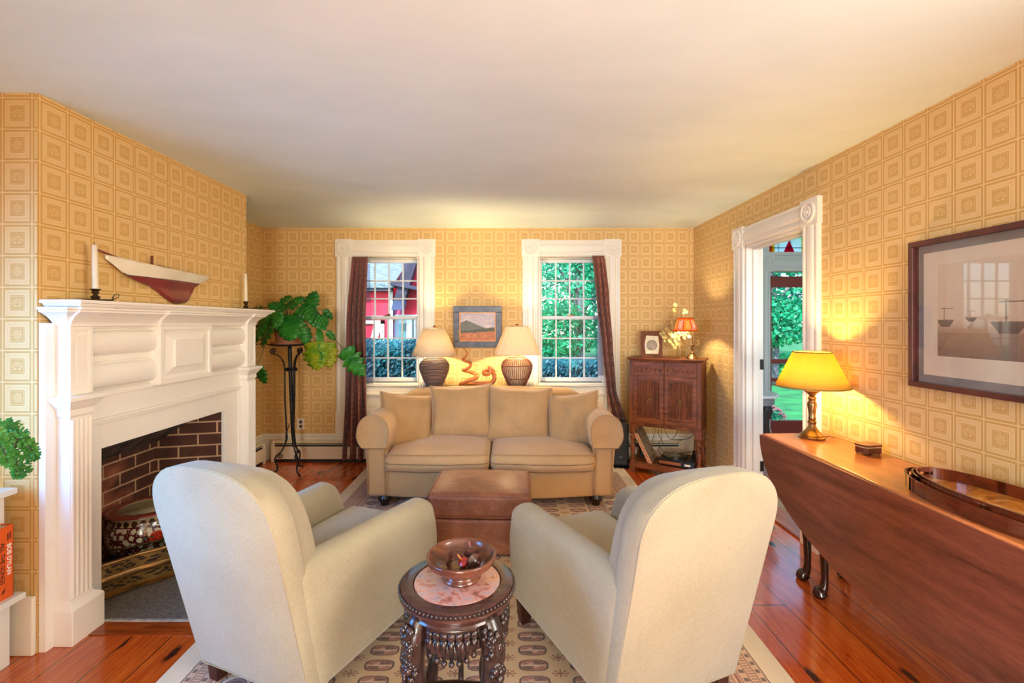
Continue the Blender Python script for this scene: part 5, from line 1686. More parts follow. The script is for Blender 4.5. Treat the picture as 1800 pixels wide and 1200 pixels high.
def curtain(name, label, edges, depth, folds, mat, ph):
    """edges: (z, x left, x right) from top to bottom"""
    root = thing(name, label, 'curtain', (0, 0, 0))
    def at(z):
        E_ = edges
        for a, b in zip(E_, E_[1:]):
            if b[0] <= z <= a[0]:
                t = (a[0] - z) / (a[0] - b[0]); t = t * t * (3 - 2 * t) * .5 + t * .5
                return a[1] + (b[1] - a[1]) * t, a[2] + (b[2] - a[2]) * t
        return E_[-1][1:]
    z0, z1 = edges[-1][0], edges[0][0]
    mb = MB(); NU, NV = 90, 60
    pos = []
    def fn(a, b):
        z = z1 + (z0 - z1) * b
        x0, x1 = at(z)
        amp = .012 + .028 * min(1, b * 3)
        if b < .03: amp = .008
        y = depth - .032 - .045 * b - amp * (sin(2 * pi * folds * a + ph + .5 * sin(b * 5)) + .35 * sin(2 * pi * folds * 2.3 * a + 1.3 + b * 2))
        return (x0 + (x1 - x0) * (a + .02 * sin(2 * pi * folds * a + b * 2)), y, z)
    mb.grid(fn, NU, NV)
    bm = mb.bm; uvl = bm.loops.layers.uv.new('UVMap')
    bm.verts.ensure_lookup_table()
    vi = {v: i for i, v in enumerate(bm.verts)}
    for f in bm.faces:
        for l in f.loops:
            i = vi[l.vert]; l[uvl].uv = ((i // (NV + 1)) / NU, 1 - (i % (NV + 1)) / NV)
    mb.build('cloth', mat, root, smooth=True, solid=.002)
    mb = MB(); x0, x1 = edges[0][1], edges[0][2]
    return root
YW = YB - .035
def wx(px, Y=YW): return (px - 893) * Y / F
def wz(py, Y=YW): return EYE - (py - 568) * Y / F
CU1 = curtain_mat('brown_damask', (96, 46, 42), (144, 84, 74), (184, 126, 110), False)
CU2 = curtain_mat('rust_paisley', (104, 54, 40), (160, 90, 66), (198, 128, 96), True)
SHEER = Gph('sheer_lining')
_t = SHEER.n('ShaderNodeBsdfTransparent'); _d = SHEER.n('ShaderNodeBsdfTranslucent'); _d.inputs[0].default_value = K(120, 110, 130); _t.inputs[0].default_value = (.80, .80, .86, 1)
_m = SHEER.n('ShaderNodeMixShader'); _m.inputs[0].default_value = .38
SHEER.l(_t.outputs[0], _m.inputs[1]); SHEER.l(_d.outputs[0], _m.inputs[2]); SHEER.surf(_m.outputs[0])
c1 = curtain('curtain', 'brown damask curtain hanging on the left side of the barn window', [(wz(452), wx(621), wx(648)), (wz(560), wx(614), wx(645)), (wz(660), wx(612), wx(648)), (wz(804), wx(606), wx(653))], YW, 3.4, CU1, .4)
c2 = curtain('curtain', 'rust patterned curtain swept to the right of the garden window, ending behind the speaker', [(wz(450), wx(1040), wx(1063)), (wz(520), wx(1045), wx(1070)), (wz(610), wx(1054), wx(1077)), (wz(680), wx(1062), wx(1081)), (wz(742), wx(1072), wx(1100))], YW, 2.6, CU2, 1.0)
for root, ed in ((c1, [(wz(464), wx(640), wx(650)), (wz(560), wx(640), wx(651)), (wz(680), wx(644), wx(656))]), (c2, [(wz(462), wx(1036), wx(1046)), (wz(560), wx(1040), wx(1052)), (wz(660), wx(1050), wx(1062))])):
    mb = MB(); mb.grid(lambda a, b: (ed[0][1] + (ed[-1][1] - ed[0][1]) * b + ((ed[0][2] - ed[0][1]) * (1 - b) + (ed[-1][2] - ed[-1][1]) * b) * a, YW + .005 + .004 * sin(a * 9), ed[0][0] + (ed[-1][0] - ed[0][0]) * b), 8, 20)
    mb.build('sheer_edge', SHEER.mat, root, smooth=True)
for (a, b), c in ((WIN[0], c1), (WIN[1], c2)):
    r_ = thing('curtain_rod', 'thin rod across the top of the %s' % ('barn window holding the brown curtain' if c is c1 else 'garden window holding the rust curtain'), 'curtain rod', (0, 0, 0))
    mb = MB(); mb.tube([(a, YW - .030, wz(453)), (b, YW - .030, wz(453))], .004, 8); mb.build('rod', mottled('rod_metal', (150, 140, 124), (180, 170, 150), 10, .4, .6), r_, smooth=True)
    for x in (a + .008, b - .008):
        mb = MB(); mb.box(x - .006, x + .006, YW - .036, YW + .030, wz(453) - .008, wz(453) + .008); mb.build('bracket', TRIM, r_)
# ================================================================== on and above the mantel
WAX = mottled('ivory_wax', (226, 214, 184), (238, 228, 202), 8, .5)
MSH = 1.4845
def candlestick(y, label, label_c, zc):
    x = XB + .075
    c = thing('candlestick', label, 'candlestick', (x, y, MSH), 0, 'candlesticks on the mantel')
    mb = MB(); mb.lathe([(.066, .004), (.068, .008), (.060, .010), (.020, .007), (.013, .010), (.018, .018), (.019, .022), (.010, .028), (.009, .034), (.015, .040), (.012, .048), (.020, .054), (.021, .057), (.013, .058)], 28)
    mb.lathe([(.03, 0), (.03, .006)], 20)
    mb.build('base', brass('dark_brass', (70, 54, 36), (116, 92, 60)), c, smooth=True, angle=50)
    mb = MB(); mb.tube([(.06, .018, .010), (.085, .024, .020), (.088, .026, .032), (.072, .022, .034), (.062, .018, .016)], .003, 6); mb.build('finger_ring', BRASS, c, smooth=True)
    mb = MB(); mb.lathe([(.0125, 0), (.0118, .10), (.0104, .195), (.006, .202), (.001, .203)], 18)
    o = mb.build('candle', WAX, None, smooth=True, angle=50); o.location = (x, y, MSH + .0585); o.rotation_euler = (R(1.5), 0, 0)
    w_ = MB(); w_.tube([(0, 0, .2), (.001, 0, .212)], .0012, 5); w_.build('wick', mottled('burnt_wick', (20, 18, 18), (34, 30, 28), 30, .9), o)
    tag(o, label_c, 'candle', 'candles on the mantel')
candlestick(2.135, 'brass chamberstick on the mantel end nearest the camera', 'tall ivory candle in the near brass holder, left of the boat model', 0)
candlestick(3.36, 'brass chamberstick on the far end of the mantel by the potted plant', 'tall ivory candle at the far end of the mantel near the plant leaves', 0)

# half hull of a sailing yacht, mounted on the chimney breast
hm = thing('half_hull_model', 'white and red half hull sailing yacht model mounted on the wall above the mantel', 'model boat', (XB + .003, 2.64, 1.60))
def sheer(s): return .105 - .085 * s + .075 * s * s + .0 if False else .112 - .120 * s + .082 * s * s
HL = .76
def hull_sec(s):
    """s 0 bow .. 1 stern; returns the half section (out, z) from deck edge to keel"""
    deck = .117 - .088 * s + .056 * s * s
    bot = deck - (.012 + .115 * min(1, s * 2.2) ** .8) if s < .45 else None
    # keel line
    K_ = [(0, .100), (.10, .045), (.22, .008), (.36, -.012), (.44, -.034), (.52, -.070), (.60, -.098), (.68, -.100), (.755, -.092), (.79, -.055), (.80, .000), (.86, .030), (.94, .056), (1, .082)]
    for (a, za), (b, zb) in zip(K_, K_[1:]):
        if a <= s <= b: kz = za + (zb - za) * (s - a) / (b - a); break
    beam = .078 * max(.02, sin(pi * min(1, (s + .02) / 1.12)) ** .8)
    return deck, kz, beam
def split(s): return .034 + .010 * s
wl, rd = MB(), MB()
NS, NZ = 48, 10
def hull_pt(s, t, top, botm, deck, kz, beam):
    z = top + (botm - top) * t
    q = (deck - z) / max(.001, deck - kz)
    canoe = min(1, max(0, (z + .02) / (deck + .02)))
    out = beam * (canoe ** .55 if z > -.02 else 0) * (1 - .12 * (1 - canoe))
    out = max(out, (.016 if kz < z - .004 else .002) * (1 if .25 < s < .80 else .4))
    return (out, (s - .5) * HL, z)
def strip(mb, f0, f1):
    def fn(a, b):
        s = a; deck, kz, beam = hull_sec(s)
        return hull_pt(s, b, f0(s, deck, kz), f1(s, deck, kz), deck, kz, beam)
    mb.grid(fn, NS, NZ)
strip(wl, lambda s, d, k_: d, lambda s, d, k_: max(k_, min(d, .030)))
strip(rd, lambda s, d, k_: max(k_, min(d, .030)), lambda s, d, k_: k_)
HW = mottled('hull_cream', (226, 216, 190), (236, 228, 206), 5, .3, coat=.5)
HR = mottled('hull_red', (112, 20, 26), (132, 30, 36), 5, .3, coat=.6)
wl.build('topsides', HW, hm, smooth=True, solid=.003)
rd.build('keel_bottom', HR, hm, smooth=True, solid=.003)
mb = MB()
P0 = []; 
mb.loft([[(0, (s - .5) * HL, hull_sec(s)[0] + .003) for s in (0, .2, .4, .6, .8, 1)] + [(hull_sec(s)[2] + .002, (s - .5) * HL, hull_sec(s)[0] + .003) for s in (1, .8, .6, .4, .2, 0)],
         [(0, (s - .5) * HL, hull_sec(s)[0] - .004) for s in (0, .2, .4, .6, .8, 1)] + [(hull_sec(s)[2] + .002, (s - .5) * HL, hull_sec(s)[0] - .004) for s in (1, .8, .6, .4, .2, 0)]])
mb.build('deck', mottled('deck_cream', (200, 178, 140), (216, 196, 160), 8, .4), hm)
HWD = wood('mast_mahogany', (90, 34, 20), (136, 62, 38), 2, 10, 5, .3, .4)
mb = MB(); mb.tube([(.015, -.12 * HL, hull_sec(.38)[0]), (.015, -.12 * HL, hull_sec(.38)[0] + .062)], .006, 10); mb.build('mast_stub', HWD, hm, smooth=True)
mb = MB(); mb.tube([(.006, -.56 * HL, .137), (.008, -.36 * HL, .108)], .005, 8); mb.build('bowsprit', HWD, hm, smooth=True)
mb = MB()
for s0, s1, h_ in ((.43, .56, .016), (.60, .75, .012)):
    mb.loft([[(0, (s - .5) * HL, hull_sec(s)[0] + e), (.028, (s - .5) * HL, hull_sec(s)[0] + e), (.028, (s - .5) * HL, hull_sec(s)[0] + e + h_), (0, (s - .5) * HL, hull_sec(s)[0] + e + h_ + .003)] for s, e in ((s0, .002), (s1, .002))])
mb.build('cabin_tops', HWD, hm, bevel=.002)
mb = MB(); mb.tube([(hull_pt(s, 0, max(hull_sec(s)[1], .030), 0, *hull_sec(s))[0] + .0015, (s - .5) * HL, max(hull_sec(s)[1], .030)) for s in [.12 + .74 * i / 30 for i in range(31)]], .0022, 5); mb.build('boot_stripe', mottled('dark_stripe', (40, 24, 22), (60, 36, 32), 10, .4), hm)

# ================================================================== wrought iron plant stand and the plant
IRON = mottled('black_wrought_iron', (16, 16, 18), (38, 36, 36), 40, .45, .5, bump=.15)
px0 = pt(507, 605, 4.30)
PSX, PSY, PSH = px0.x, 4.30, 1.175
ps = thing('iron_plant_stand', 'tall black wrought iron tripod plant stand with scrolls in the left corner', 'plant stand', (PSX, PSY, 0))
mb = MB(); mb.lathe([(.13, PSH), (.185, PSH + .012), (.188, PSH + .018), (.16, PSH + .008), (.10, PSH + .010), (.001, PSH + .010)], 40); mb.build('tray', IRON, ps, smooth=True)
mb = MB(); mb.tube(spline([(.012, 0, PSH), (.02, 0, .9), (.038, 0, .45), (.055, .0, .24)], 8), .017, 12); mb.build('post', IRON, ps, smooth=True)
def spiral(c, d, r0, a0, turns, n=24, shrink=.85):
    """flat scroll in the vertical plane along the direction d"""
    out = []
    for i in range(n + 1):
        t = i / n; a = a0 + turns * 2 * pi * t; r = r0 * (1 - shrink * t)
        out.append(Vector((c[0] + d[0] * r * cos(a), c[1] + d[1] * r * cos(a), c[2] + r * sin(a))))
    return out
for k, a in enumerate((200, 320, 80)):
    d = (cos(R(a)), sin(R(a)))
    if k == 1: d = (cos(R(-40)), sin(R(-40)))
    mb = MB()
    def rp(r, z): return (r * d[0] + .025, r * d[1], z)
    mb.tube(spline([rp(.075, 1.05), rp(.055, .98), rp(.052, .70), rp(.040, .40), rp(.050, .28), rp(.085, .20), rp(.125, .165), rp(.135, .12), rp(.115, .075), rp(.120, .03), rp(.165, .010), rp(.185, .010)], 6), .0075, 8)
    mb.tube(spline([rp(.055, .97), rp(.07, 1.04), rp(.11, 1.09), rp(.15, 1.105)], 5) + spiral((.145 * d[0] + .025, .145 * d[1], 1.13), d, .030, -pi / 2, 1.4), .006, 8)
    mb.tube(spiral((.09 * d[0] + .025, .09 * d[1], .165), d, .028, pi / 2, -1.5), .005, 8)
    mb.tube(spline([rp(.012, .46), rp(.035, .38), rp(.03, .32), rp(.055, .26)], 5), .004, 6)
    mb.build('leg', IRON, ps, smooth=True)
mb = MB()
for z, r in ((.95, .052), (.965, .050)): mb.tube([(.025 + r * cos(2 * pi * i / 20), r * sin(2 * pi * i / 20), z) for i in range(20)], .006, 6, closed=True)
mb.build('collar', IRON, ps, smooth=True)
TERRA = mottled('terracotta', (150, 92, 62), (184, 124, 90), 9, .8, bump=.1)
pl_ = thing('potted_plant', 'large split-leaf green houseplant in a terracotta pot on the iron stand', 'plant', (PSX - .01, PSY, PSH + .0105))
mb = MB(); mb.lathe([(.088, .010), (.120, .155), (.128, .155), (.130, .190), (.122, .192), (.118, .16), (.001, .155)], 40); mb.build('pot', TERRA, pl_, smooth=True, angle=45)
mb = MB(); mb.lathe([(.10, 0), (.135, .006), (.140, .022), (.134, .022), (.10, .010), (.001, .010)], 36); mb.build('saucer', TERRA, pl_, smooth=True)
mb = MB(); mb.lathe([(.119, .165), (.05, .172), (.001, .175)], 24); mb.build('soil', mottled('potting_soil', (34, 24, 18), (62, 46, 34), 80, .95, bump=.5), pl_)
PLM = leafmat('philodendron_leaf', [(.3, (16, 84, 22)), (.5, (34, 122, 34)), (.7, (70, 150, 52))], 7, .32, .2)
PLM2 = leafmat('yellowing_leaf', [(.3, (84, 140, 24)), (.5, (140, 172, 30)), (.7, (190, 176, 40))], 9, .4, .3)
def lobed_leaf(mb, base, tip, normal, width, lobes=5, depth=.42, droop=.12):
    """a split leaf from base to tip, as a thin folded blade"""
    base, tip = Vector(base), Vector(tip); ax = tip - base; L = ax.length; ax.normalize()
    n = Vector(normal); n = (n - ax * n.dot(ax)).normalized(); sd = ax.cross(n)
    NL = lobes * 8
    def half(t):
        if t < 0 or t > 1: return 0
        body = (sin(pi * min(1, .10 + .90 * t) ** .75)) ** .8 if t < 1 else 0
        lob = 1 - depth * (.5 + .5 * cos(2 * pi * lobes * t)) * (1 - .3 * t)
        return width / 2 * body * lob
    V = []
    for i in range(NL + 1):
        t = i / NL
        c = base + ax * (L * t) - n * (droop * L * t * t)
        row = []
        for s in (-1, -.5, 0, .5, 1):
            h = half(t) * s
            sweep = abs(s) * .10 * L * (1 if t < .9 else .4)
            row.append(mb._v(c + sd * h + ax * (sweep - .10 * L * abs(s) * (t < .15)) + n * (-.16 * abs(h) + .010 * sin(t * lobes * 2 * pi) * abs(s))))
        V.append(row)
    for i in range(NL):
        for j in range(4): mb.face([V[i][j], V[i + 1][j], V[i + 1][j + 1], V[i][j + 1]])
org = Vector((PSX - .01, PSY, PSH + .0105))
LV, ST, LY2 = MB(), MB(), MB()
c0 = Vector((0, 0, .17))
def P2(px, py, Y): return pt(px, py, Y) - org
# base px,py -> tip px,py at depth, width in metres, normal
LFS = [((512, 553, 4.14), (508, 588, 4.08), .30, (0, -1, .45), 0), ((500, 545, 4.20), (478, 533, 4.22), .17, (0, -.7, .8), 0), ((520, 532, 4.24), (530, 522, 4.30), .13, (.2, -.8, .6), 0),
       ((470, 548, 4.15), (452, 585, 4.10), .17, (-.4, -.9, .2), 0), ((478, 562, 4.10), (460, 598, 4.04), .17, (-.5, -.8, .3), 0), ((541, 545, 4.2), (551, 518, 4.22), .16, (0, -1, .1), 0),
       ((505, 540, 4.26), (520, 528, 4.30), .15, (.1, -.7, .7), 0), ((545, 548, 4.15), (566, 570, 4.08), .16, (.5, -.8, .4), 0), ((535, 575, 4.12), (538, 600, 4.10), .12, (.3, -1, .1), 0),
       ((555, 560, 4.10), (572, 566, 4.08), .13, (.3, -.9, .4), 0), ((570, 544, 4.2), (581, 557, 4.2), .07, (.2, -1, .2), 0), ((575, 582, 4.15), (586, 594, 4.15), .07, (0, -1, .3), 0),
       ((553, 600, 4.06), (556, 640, 4.04), .26, (0, -1, .1), 1), ((572, 602, 4.12), (578, 636, 4.10), .20, (.3, -1, 0), 1), ((604, 613, 4.05), (630, 650, 4.00), .21, (-.2, -1, .25), 0), ((560, 578, 4.1), (569, 622, 4.06), .08, (.8, -.6, .2), 0),
       ((452, 642, 4.15), (462, 668, 4.15), .12, (-.2, -1, .1), 0), ((448, 590, 4.2), (438, 610, 4.2), .12, (-.3, -1, .2), 0), ((492, 528, 4.3), (508, 522, 4.3), .12, (0, -.6, .8), 0), ((462, 540, 4.3), (440, 545, 4.25), .10, (0, -.5, .9), 0),
       ((525, 540, 4.18), (545, 552, 4.12), .17, (.1, -.9, .5), 0), ((486, 548, 4.12), (484, 570, 4.06), .15, (-.1, -1, .3), 0)]
random.seed(4)
for i, (b, t, wd, nrm, yel) in enumerate(LFS):
    B, T_ = P2(*b), P2(*t)
    k_ = 1.25
    lobed_leaf(LY2 if yel else LV, B, B + (T_ - B) * k_, nrm, wd, 5 if wd > .1 else 3, .50 if i == 14 else .30, .10)
    s0 = c0 + Vector((random.uniform(-.04, .04), random.uniform(-.04, .04), 0))
    mid_ = (s0 + B) / 2 + Vector((0, -.02, .07 + .10 * (B.z < .05)))
    ST.tube(spline([s0, mid_, B], 6), [.0045] * 7 + [.003] * 6, 6)
LV.build('foliage', PLM, pl_, smooth=True, solid=.0012); tag(LY2.build('foliage', PLM2, pl_, smooth=True, solid=.0012), 'yellowing lower leaves'); ST.build('stems', leafmat('plant_stem', [(.3, (60, 84, 40)), (.7, (96, 112, 60))], 10, .5, 0), pl_, smooth=True)

# ================================================================== little side table at the sofa arm
q = pt(660, 735, 4.02)
stb = thing('pedestal_table', 'small round white pedestal table half hidden behind the sofa arm by the curtain', 'side table', (-1.185, 4.375, .0))
CRM = mottled('cream_enamel', (216, 208, 188), (230, 222, 204), 6, .35)
mb = MB(); mb.lathe([(.02, .465), (.15, .470), (.155, .476), (.155, .484), (.150, .488), (.001, .488)], 40); mb.build('table_top', CRM, stb, smooth=True, angle=40)
mb = MB(); mb.lathe([(.10, 0), (.105, .010), (.095, .022), (.06, .04), (.035, .08), (.022, .14), (.020, .34), (.030, .41), (.05, .45), (.06, .465)], 28); mb.build('pedestal', CRM, stb, smooth=True)

# ================================================================== hot-water baseboard heaters and the outlet
SLOT = mottled('heater_slot', (24, 20, 18), (40, 34, 30), 6, .6)
HT2 = mottled('heater_enamel', (222, 208, 180), (232, 220, 194), 4, .4)
def heater(label, x0, x1, loc, rz):
    h = thing('baseboard_heater', label, 'heater', loc, rz)
    L_ = x1 - x0
    mb = MB(); prof = [(-.002, .03), (-.050, .03), (-.056, .036), (-.056, .150), (-.050, .158), (-.034, .158), (-.034, .172), (-.052, .184), (-.050, .192), (-.020, .205), (-.002, .205)]
    mb.loft([[(x, y, z) for y, z in prof] for x in (x0, x1)]); mb.build('cover', HT2, h, bevel=.001)
    mb = MB(); mb.box(x0 + .02, x1 - .05, -.0545, -.030, .1585, .1685); mb.box(x0 + .02, x1 - .05, -.0525, -.047, .1845, .190); mb.build('vent_slot', SLOT, h)
    for x in (x0, x1 - .035):
        mb = MB(); mb.prism([(-.002, .0), (-.060, .0), (-.060, .165), (-.052, .190), (-.030, .208), (-.002, .208)], x, x + .035, 'x')
        mb.build('end_cap', HT2, h, bevel=.004)
    mb = MB(); mb.box(x0 + .035, x1 - .035, -.044, -.004, 0.0, .03); mb.build('toe_gap', SLOT, h)
heater('long cream baseboard heater along the far wall under both windows', -2.36, 1.75, (0, YB - .030, 0), 0)
heater('short cream baseboard heater on the left wall beyond the fireplace', 0, 1.0, (XL + .032, YC1 + .08, 0), R(90))
ol = thing('wall_outlet', 'white wall outlet with two dark sockets behind the plant stand', 'outlet', ((529 - 893) * 4.7 / F, YB - .001, EYE - (745 - 568) * 4.7 / F))
mb = MB(); mb.box(-.036, .036, -.006, 0, -.058, .058); mb.build('plate', mottled('outlet_plate', (226, 222, 212), (234, 230, 222), 6, .4), ol, bevel=.002)
for z in (-.022, .022):
    mb = MB(); mb.prism([(.015 * cos(t), z + .014 * sin(t)) for t in [2 * pi * i / 16 for i in range(16)]], -.009, -.0055, 'y'); mb.build('socket', mottled('brown_socket', (52, 38, 30), (74, 54, 42), 8, .4), ol)

# ================================================================== fishbowl planter and brass fender in the fireplace
fbx, fby = -2.13, 2.74
fbowl = thing('fishbowl_planter', 'dark red porcelain fishbowl planter with white blossoms inside the fireplace', 'planter', (fbx, fby, .0125))
def porcelain():
    g = Gph('painted_porcelain'); v = g.coord(); x, y, z = g.xyz(v)
    th = g.m('ARCTAN2', y, x) * .2
    uv = g.vec(th, z, 0.0)
    c = g.mix(g.noise(v, 30, 3), K(66, 14, 18), K(92, 22, 26))
    fl = g.voro(uv, 30)
    nd = g.noise(uv, 22, 2)
    petals = g.ramp(fl + g.noise(uv, 110, 2) * .28, [(.50, K(255, 255, 255)), (.56, K(0, 0, 0))])
    msk = g.ramp(g.noise(uv, 9, 2), [(.40, K(0, 0, 0)), (.46, K(255, 255, 255))])
    c = g.mix(g.put_f(petals) * g.put_f(msk) * z.between(.09, .235), c, K(206, 202, 176))
    dots = g.voro(uv, 70)
    c = g.mix((g.ramp and dots.lt(.16)) * z.between(.08, .235) * .8, c, K(214, 206, 180))
    ro = g.m('SQRT', (th + .14) * (th + .14) + (z - .17) * (z - .17))
    c = g.mix(ro.lt(.034), c, g.mix(g.voro(uv, 60), K(150, 20, 14), K(214, 80, 44)))
    grn = g.voro(g.vec(th + .3, z + .2, 0.0), 24)
    c = g.mix(grn.lt(.2) * z.between(.06, .18) * ((th + .16).abs()).lt(.09), c, K(50, 78, 56))
    dia = ((th * 22).fract() - .5).abs() + ((z - .255).abs() * 16)
    c = g.mix(z.between(.240, .272), c, g.mix(dia.lt(.42), K(170, 150, 110), K(60, 40, 26)))
    c = g.mix(z.gt(.272), c, K(150, 140, 112))
    c = g.mix(z.lt(.05), c, K(30, 16, 16))
    g.base(c); g.set(Roughness=.18, Coat_Weight=.6, Coat_Roughness=.06)
    return g.mat
mb = MB(); mb.lathe([(.115, 0), (.120, .012), (.150, .05), (.185, .10), (.198, .155), (.194, .205), (.178, .245), (.172, .262), (.184, .276), (.190, .284)], 56); mb.build('body', porcelain(), fbowl, smooth=True)
mb = MB(); mb.lathe([(.188, .282), (.192, .288), (.190, .294), (.140, .296), (.136, .292)], 56, cap=False); mb.build('rim', mottled('red_rim', (112, 44, 30), (140, 62, 42), 12, .25, coat=.5), fbowl, smooth=True)
mb = MB(); mb.lathe([(.138, .294), (.160, .26), (.178, .20), (.180, .14), (.14, .06), (.001, .05)], 48, cap=False); mb.build('inside', mottled('porcelain_cream', (196, 178, 136), (214, 198, 156), 10, .25, coat=.4), fbowl, smooth=True)

fen = thing('fireplace_fender', 'curved pierced brass fireplace fender standing on the hearth before the planter', 'fender', (0, 0, .0125))
path = spline([(-2.10, 2.285, 0), (-2.03, 2.295, 0), (-1.985, 2.345, 0), (-1.93, 2.42, 0), (-1.845, 2.50, 0), (-1.80, 2.60, 0), (-1.80, 2.73, 0), (-1.82, 2.86, 0), (-1.90, 2.95, 0), (-1.97, 3.03, 0), (-2.01, 3.09, 0), (-2.08, 3.11, 0)], 8)
def along(prof, mb, pts=path):
    m_ = len(pts); rings = []
    for i, p in enumerate(pts):
        t = (pts[min(i + 1, m_ - 1)] - pts[max(i - 1, 0)]).normalized(); nrm = Vector((t.y, -t.x, 0))
        rings.append([p + nrm * o_ + Vector((0, 0, z)) for o_, z in prof])
    mb.loft(rings)
def fender_mat():
    g = Gph('pierced_brass'); v = g.coord(); x, y, z = g.xyz(v)
    s = (y - x * .6)
    f1 = ((s * 28).fract() - .5); 
    hole = g.voro(g.vec(s * 75.0, z * 75.0, 0.0), 1.0)
    band = z.between(.112, .158) + z.between(.032, .068)
    n = g.noise(v, 30, 4)
    c = g.mix(n, K(120, 92, 48), K(176, 146, 92))
    c = g.mix(band * hole.lt(.33), c, K(20, 14, 8))
    g.base(c); g.set(Metallic=g.m('SUBTRACT', .75, band * hole.lt(.33) * .7), Roughness=.36)
    g.bump(n - band * hole.lt(.33), .25, .003)
    return g.mat
mb = MB(); along([(-.003, .012), (.003, .012), (.004, .165), (-.003, .165)], mb); mb.build('pierced_band', fender_mat(), fen, smooth=True, angle=40)
FB = brass('fender_brass', (132, 98, 54), (190, 152, 96), .25)
mb = MB(); along([(.002 + .016 * cos(t), .090 + .020 * sin(t)) for t in [2 * pi * i / 12 for i in range(12)]], mb, path[6:-6]); mb.build('roll_moulding', FB, fen, smooth=True)
mb = MB(); along([(-.010, .163), (.012, .163), (.014, .168), (.010, .174), (-.008, .174)], mb); mb.build('top_rail', FB, fen, smooth=True, angle=40)
mb = MB(); along([(-.012, .004), (.026, .004), (.026, .012), (.012, .018), (-.012, .018)], mb); mb.build('bottom_rail', FB, fen, smooth=True, angle=40)
for k_ in (10, 34, 54, 78):
    p = path[k_]; mb = MB(); mb.sphere((p.x, p.y, .009), (.016, .016, .009), 10, 8); mb.build('foot', FB, fen, smooth=True)
mb = MB(); mb.tube([(-2.22, 2.45, .165), (-2.06, 2.50, .172), (-1.93, 2.60, .172)], .006, 8)
mb.tube([(-1.93, 2.60, .172), (-1.925, 2.605, .10)], .005, 8); mb.sphere((-1.93, 2.60, .215), (.007, .007, .012), 8, 6); mb.tube([(-1.93, 2.60, .17), (-1.93, 2.60, .215)], .006, 8)
tag(mb.build('poker', brass('old_poker_brass', (70, 56, 40), (120, 100, 70), .35), None, smooth=True), 'thin dark fire iron with turned finial lying across the fender', 'fire iron')

# ================================================================== white shelves at the left edge, book and fern
bsx0, bsx1 = XL + .005, -1.975
bs = thing('bookshelf', 'low white open bookshelf at the left edge beside the mantel, holding an orange book', 'bookshelf', (0, 0, 0))
SHW = paint('shelf_white', (226, 226, 218), .45)
by0, by1 = .45, 1.900
for nm, z, x1 in (('shelf', .262, bsx1), ('shelf', .688, -2.010)):
    mb = MB(); mb.box(bsx0, x1, by0, by1 + .0, z, z + .024); mb.build(nm, SHW, bs, bevel=.002)
mb = MB(); mb.box(bsx0, -2.05, by1 - .030, by1 - .012, .286, .688); mb.build('upright', SHW, bs, bevel=.002)
mb = MB(); mb.box(bsx0, -2.05, by0, by0 + .018, .286, .688); mb.build('upright', SHW, bs, bevel=.002)
mb = MB(); mb.box(bsx0, -2.02, by0, by1 - .02, 0, .262); mb.build('base_panel', SHW, bs, bevel=.002)
bk = thing('book', 'thick orange hardback book standing at the end of the white shelf', 'book', (-2.000, 1.838, .2865))
BT = .074; BH = .288
ORG = mottled('orange_cover', (214, 84, 10), (232, 100, 20), 4, .35, coat=.2)
mb = MB(); mb.box(-.22, .0, -BT / 2, -BT / 2 + .003, 0, BH); mb.box(-.22, .0, BT / 2 - .003, BT / 2, 0, BH); mb.box(-.004, .0, -BT / 2, BT / 2, 0, BH); mb.build('cover', ORG, bk, bevel=.001)
mb = MB(); mb.box(-.215, -.004, -BT / 2 + .003, BT / 2 - .003, .004, BH - .006); mb.build('pages', mottled('page_edges', (190, 178, 158), (214, 204, 186), 200, .9), bk)
def text(s, size, mat, loc, parent, name, bold=0.0, spacing=1.0):
    cu = bpy.data.curves.new(name, 'FONT'); cu.body = s; cu.size = size; cu.extrude = .0002; cu.offset = bold
    cu.align_x = 'LEFT'; cu.align_y = 'CENTER'; cu.space_character = spacing
    t = bpy.data.objects.new(name, cu); col.objects.link(t)
    dg = bpy.context.evaluated_depsgraph_get()
    me = bpy.data.meshes.new_from_object(t.evaluated_get(dg))
    bpy.data.objects.remove(t)
    me.materials.clear(); me.materials.append(mat)
    o = bpy.data.objects.new(name, me); col.objects.link(o); o.parent = parent
    M = facing((0, 0, 0), (0, 0, -1), (0, 1, 0), (1, 0, 0)); M.translation = Vector(loc)
    o.matrix_local = M
    return o
WHT = mottled('white_ink', (236, 234, 228), (240, 238, 232), 4, .5); BLI = mottled('black_ink', (18, 16, 16), (28, 26, 26), 4, .5)
text('BOB DYLAN', .0225, WHT, (.0004, .020, .216), bk, 'spine_lettering', .0005)
text('ALL THE SONGS', .0225, BLI, (.0004, -.004, .228), bk, 'spine_lettering', .0004)
text('THE STORY BEHIND EVERY TRACK', .0095, WHT, (.0004, -.022, .215), bk, 'spine_lettering', 0)
for _y, _z in ((.024, .262), (.016, .258)):
    mb = MB(); mb.box(.0002, .0006, _y - .002, _y + .002, _z - .028, _z); mb.build('spine_line', BLI, bk)
mb = MB(); mb.prism([(-.006, .02), (.004, .032), (.008, .044), (.002, .040), (-.004, .034)], .0002, .0006, 'x'); mb.build('publisher_mark', BLI, bk)

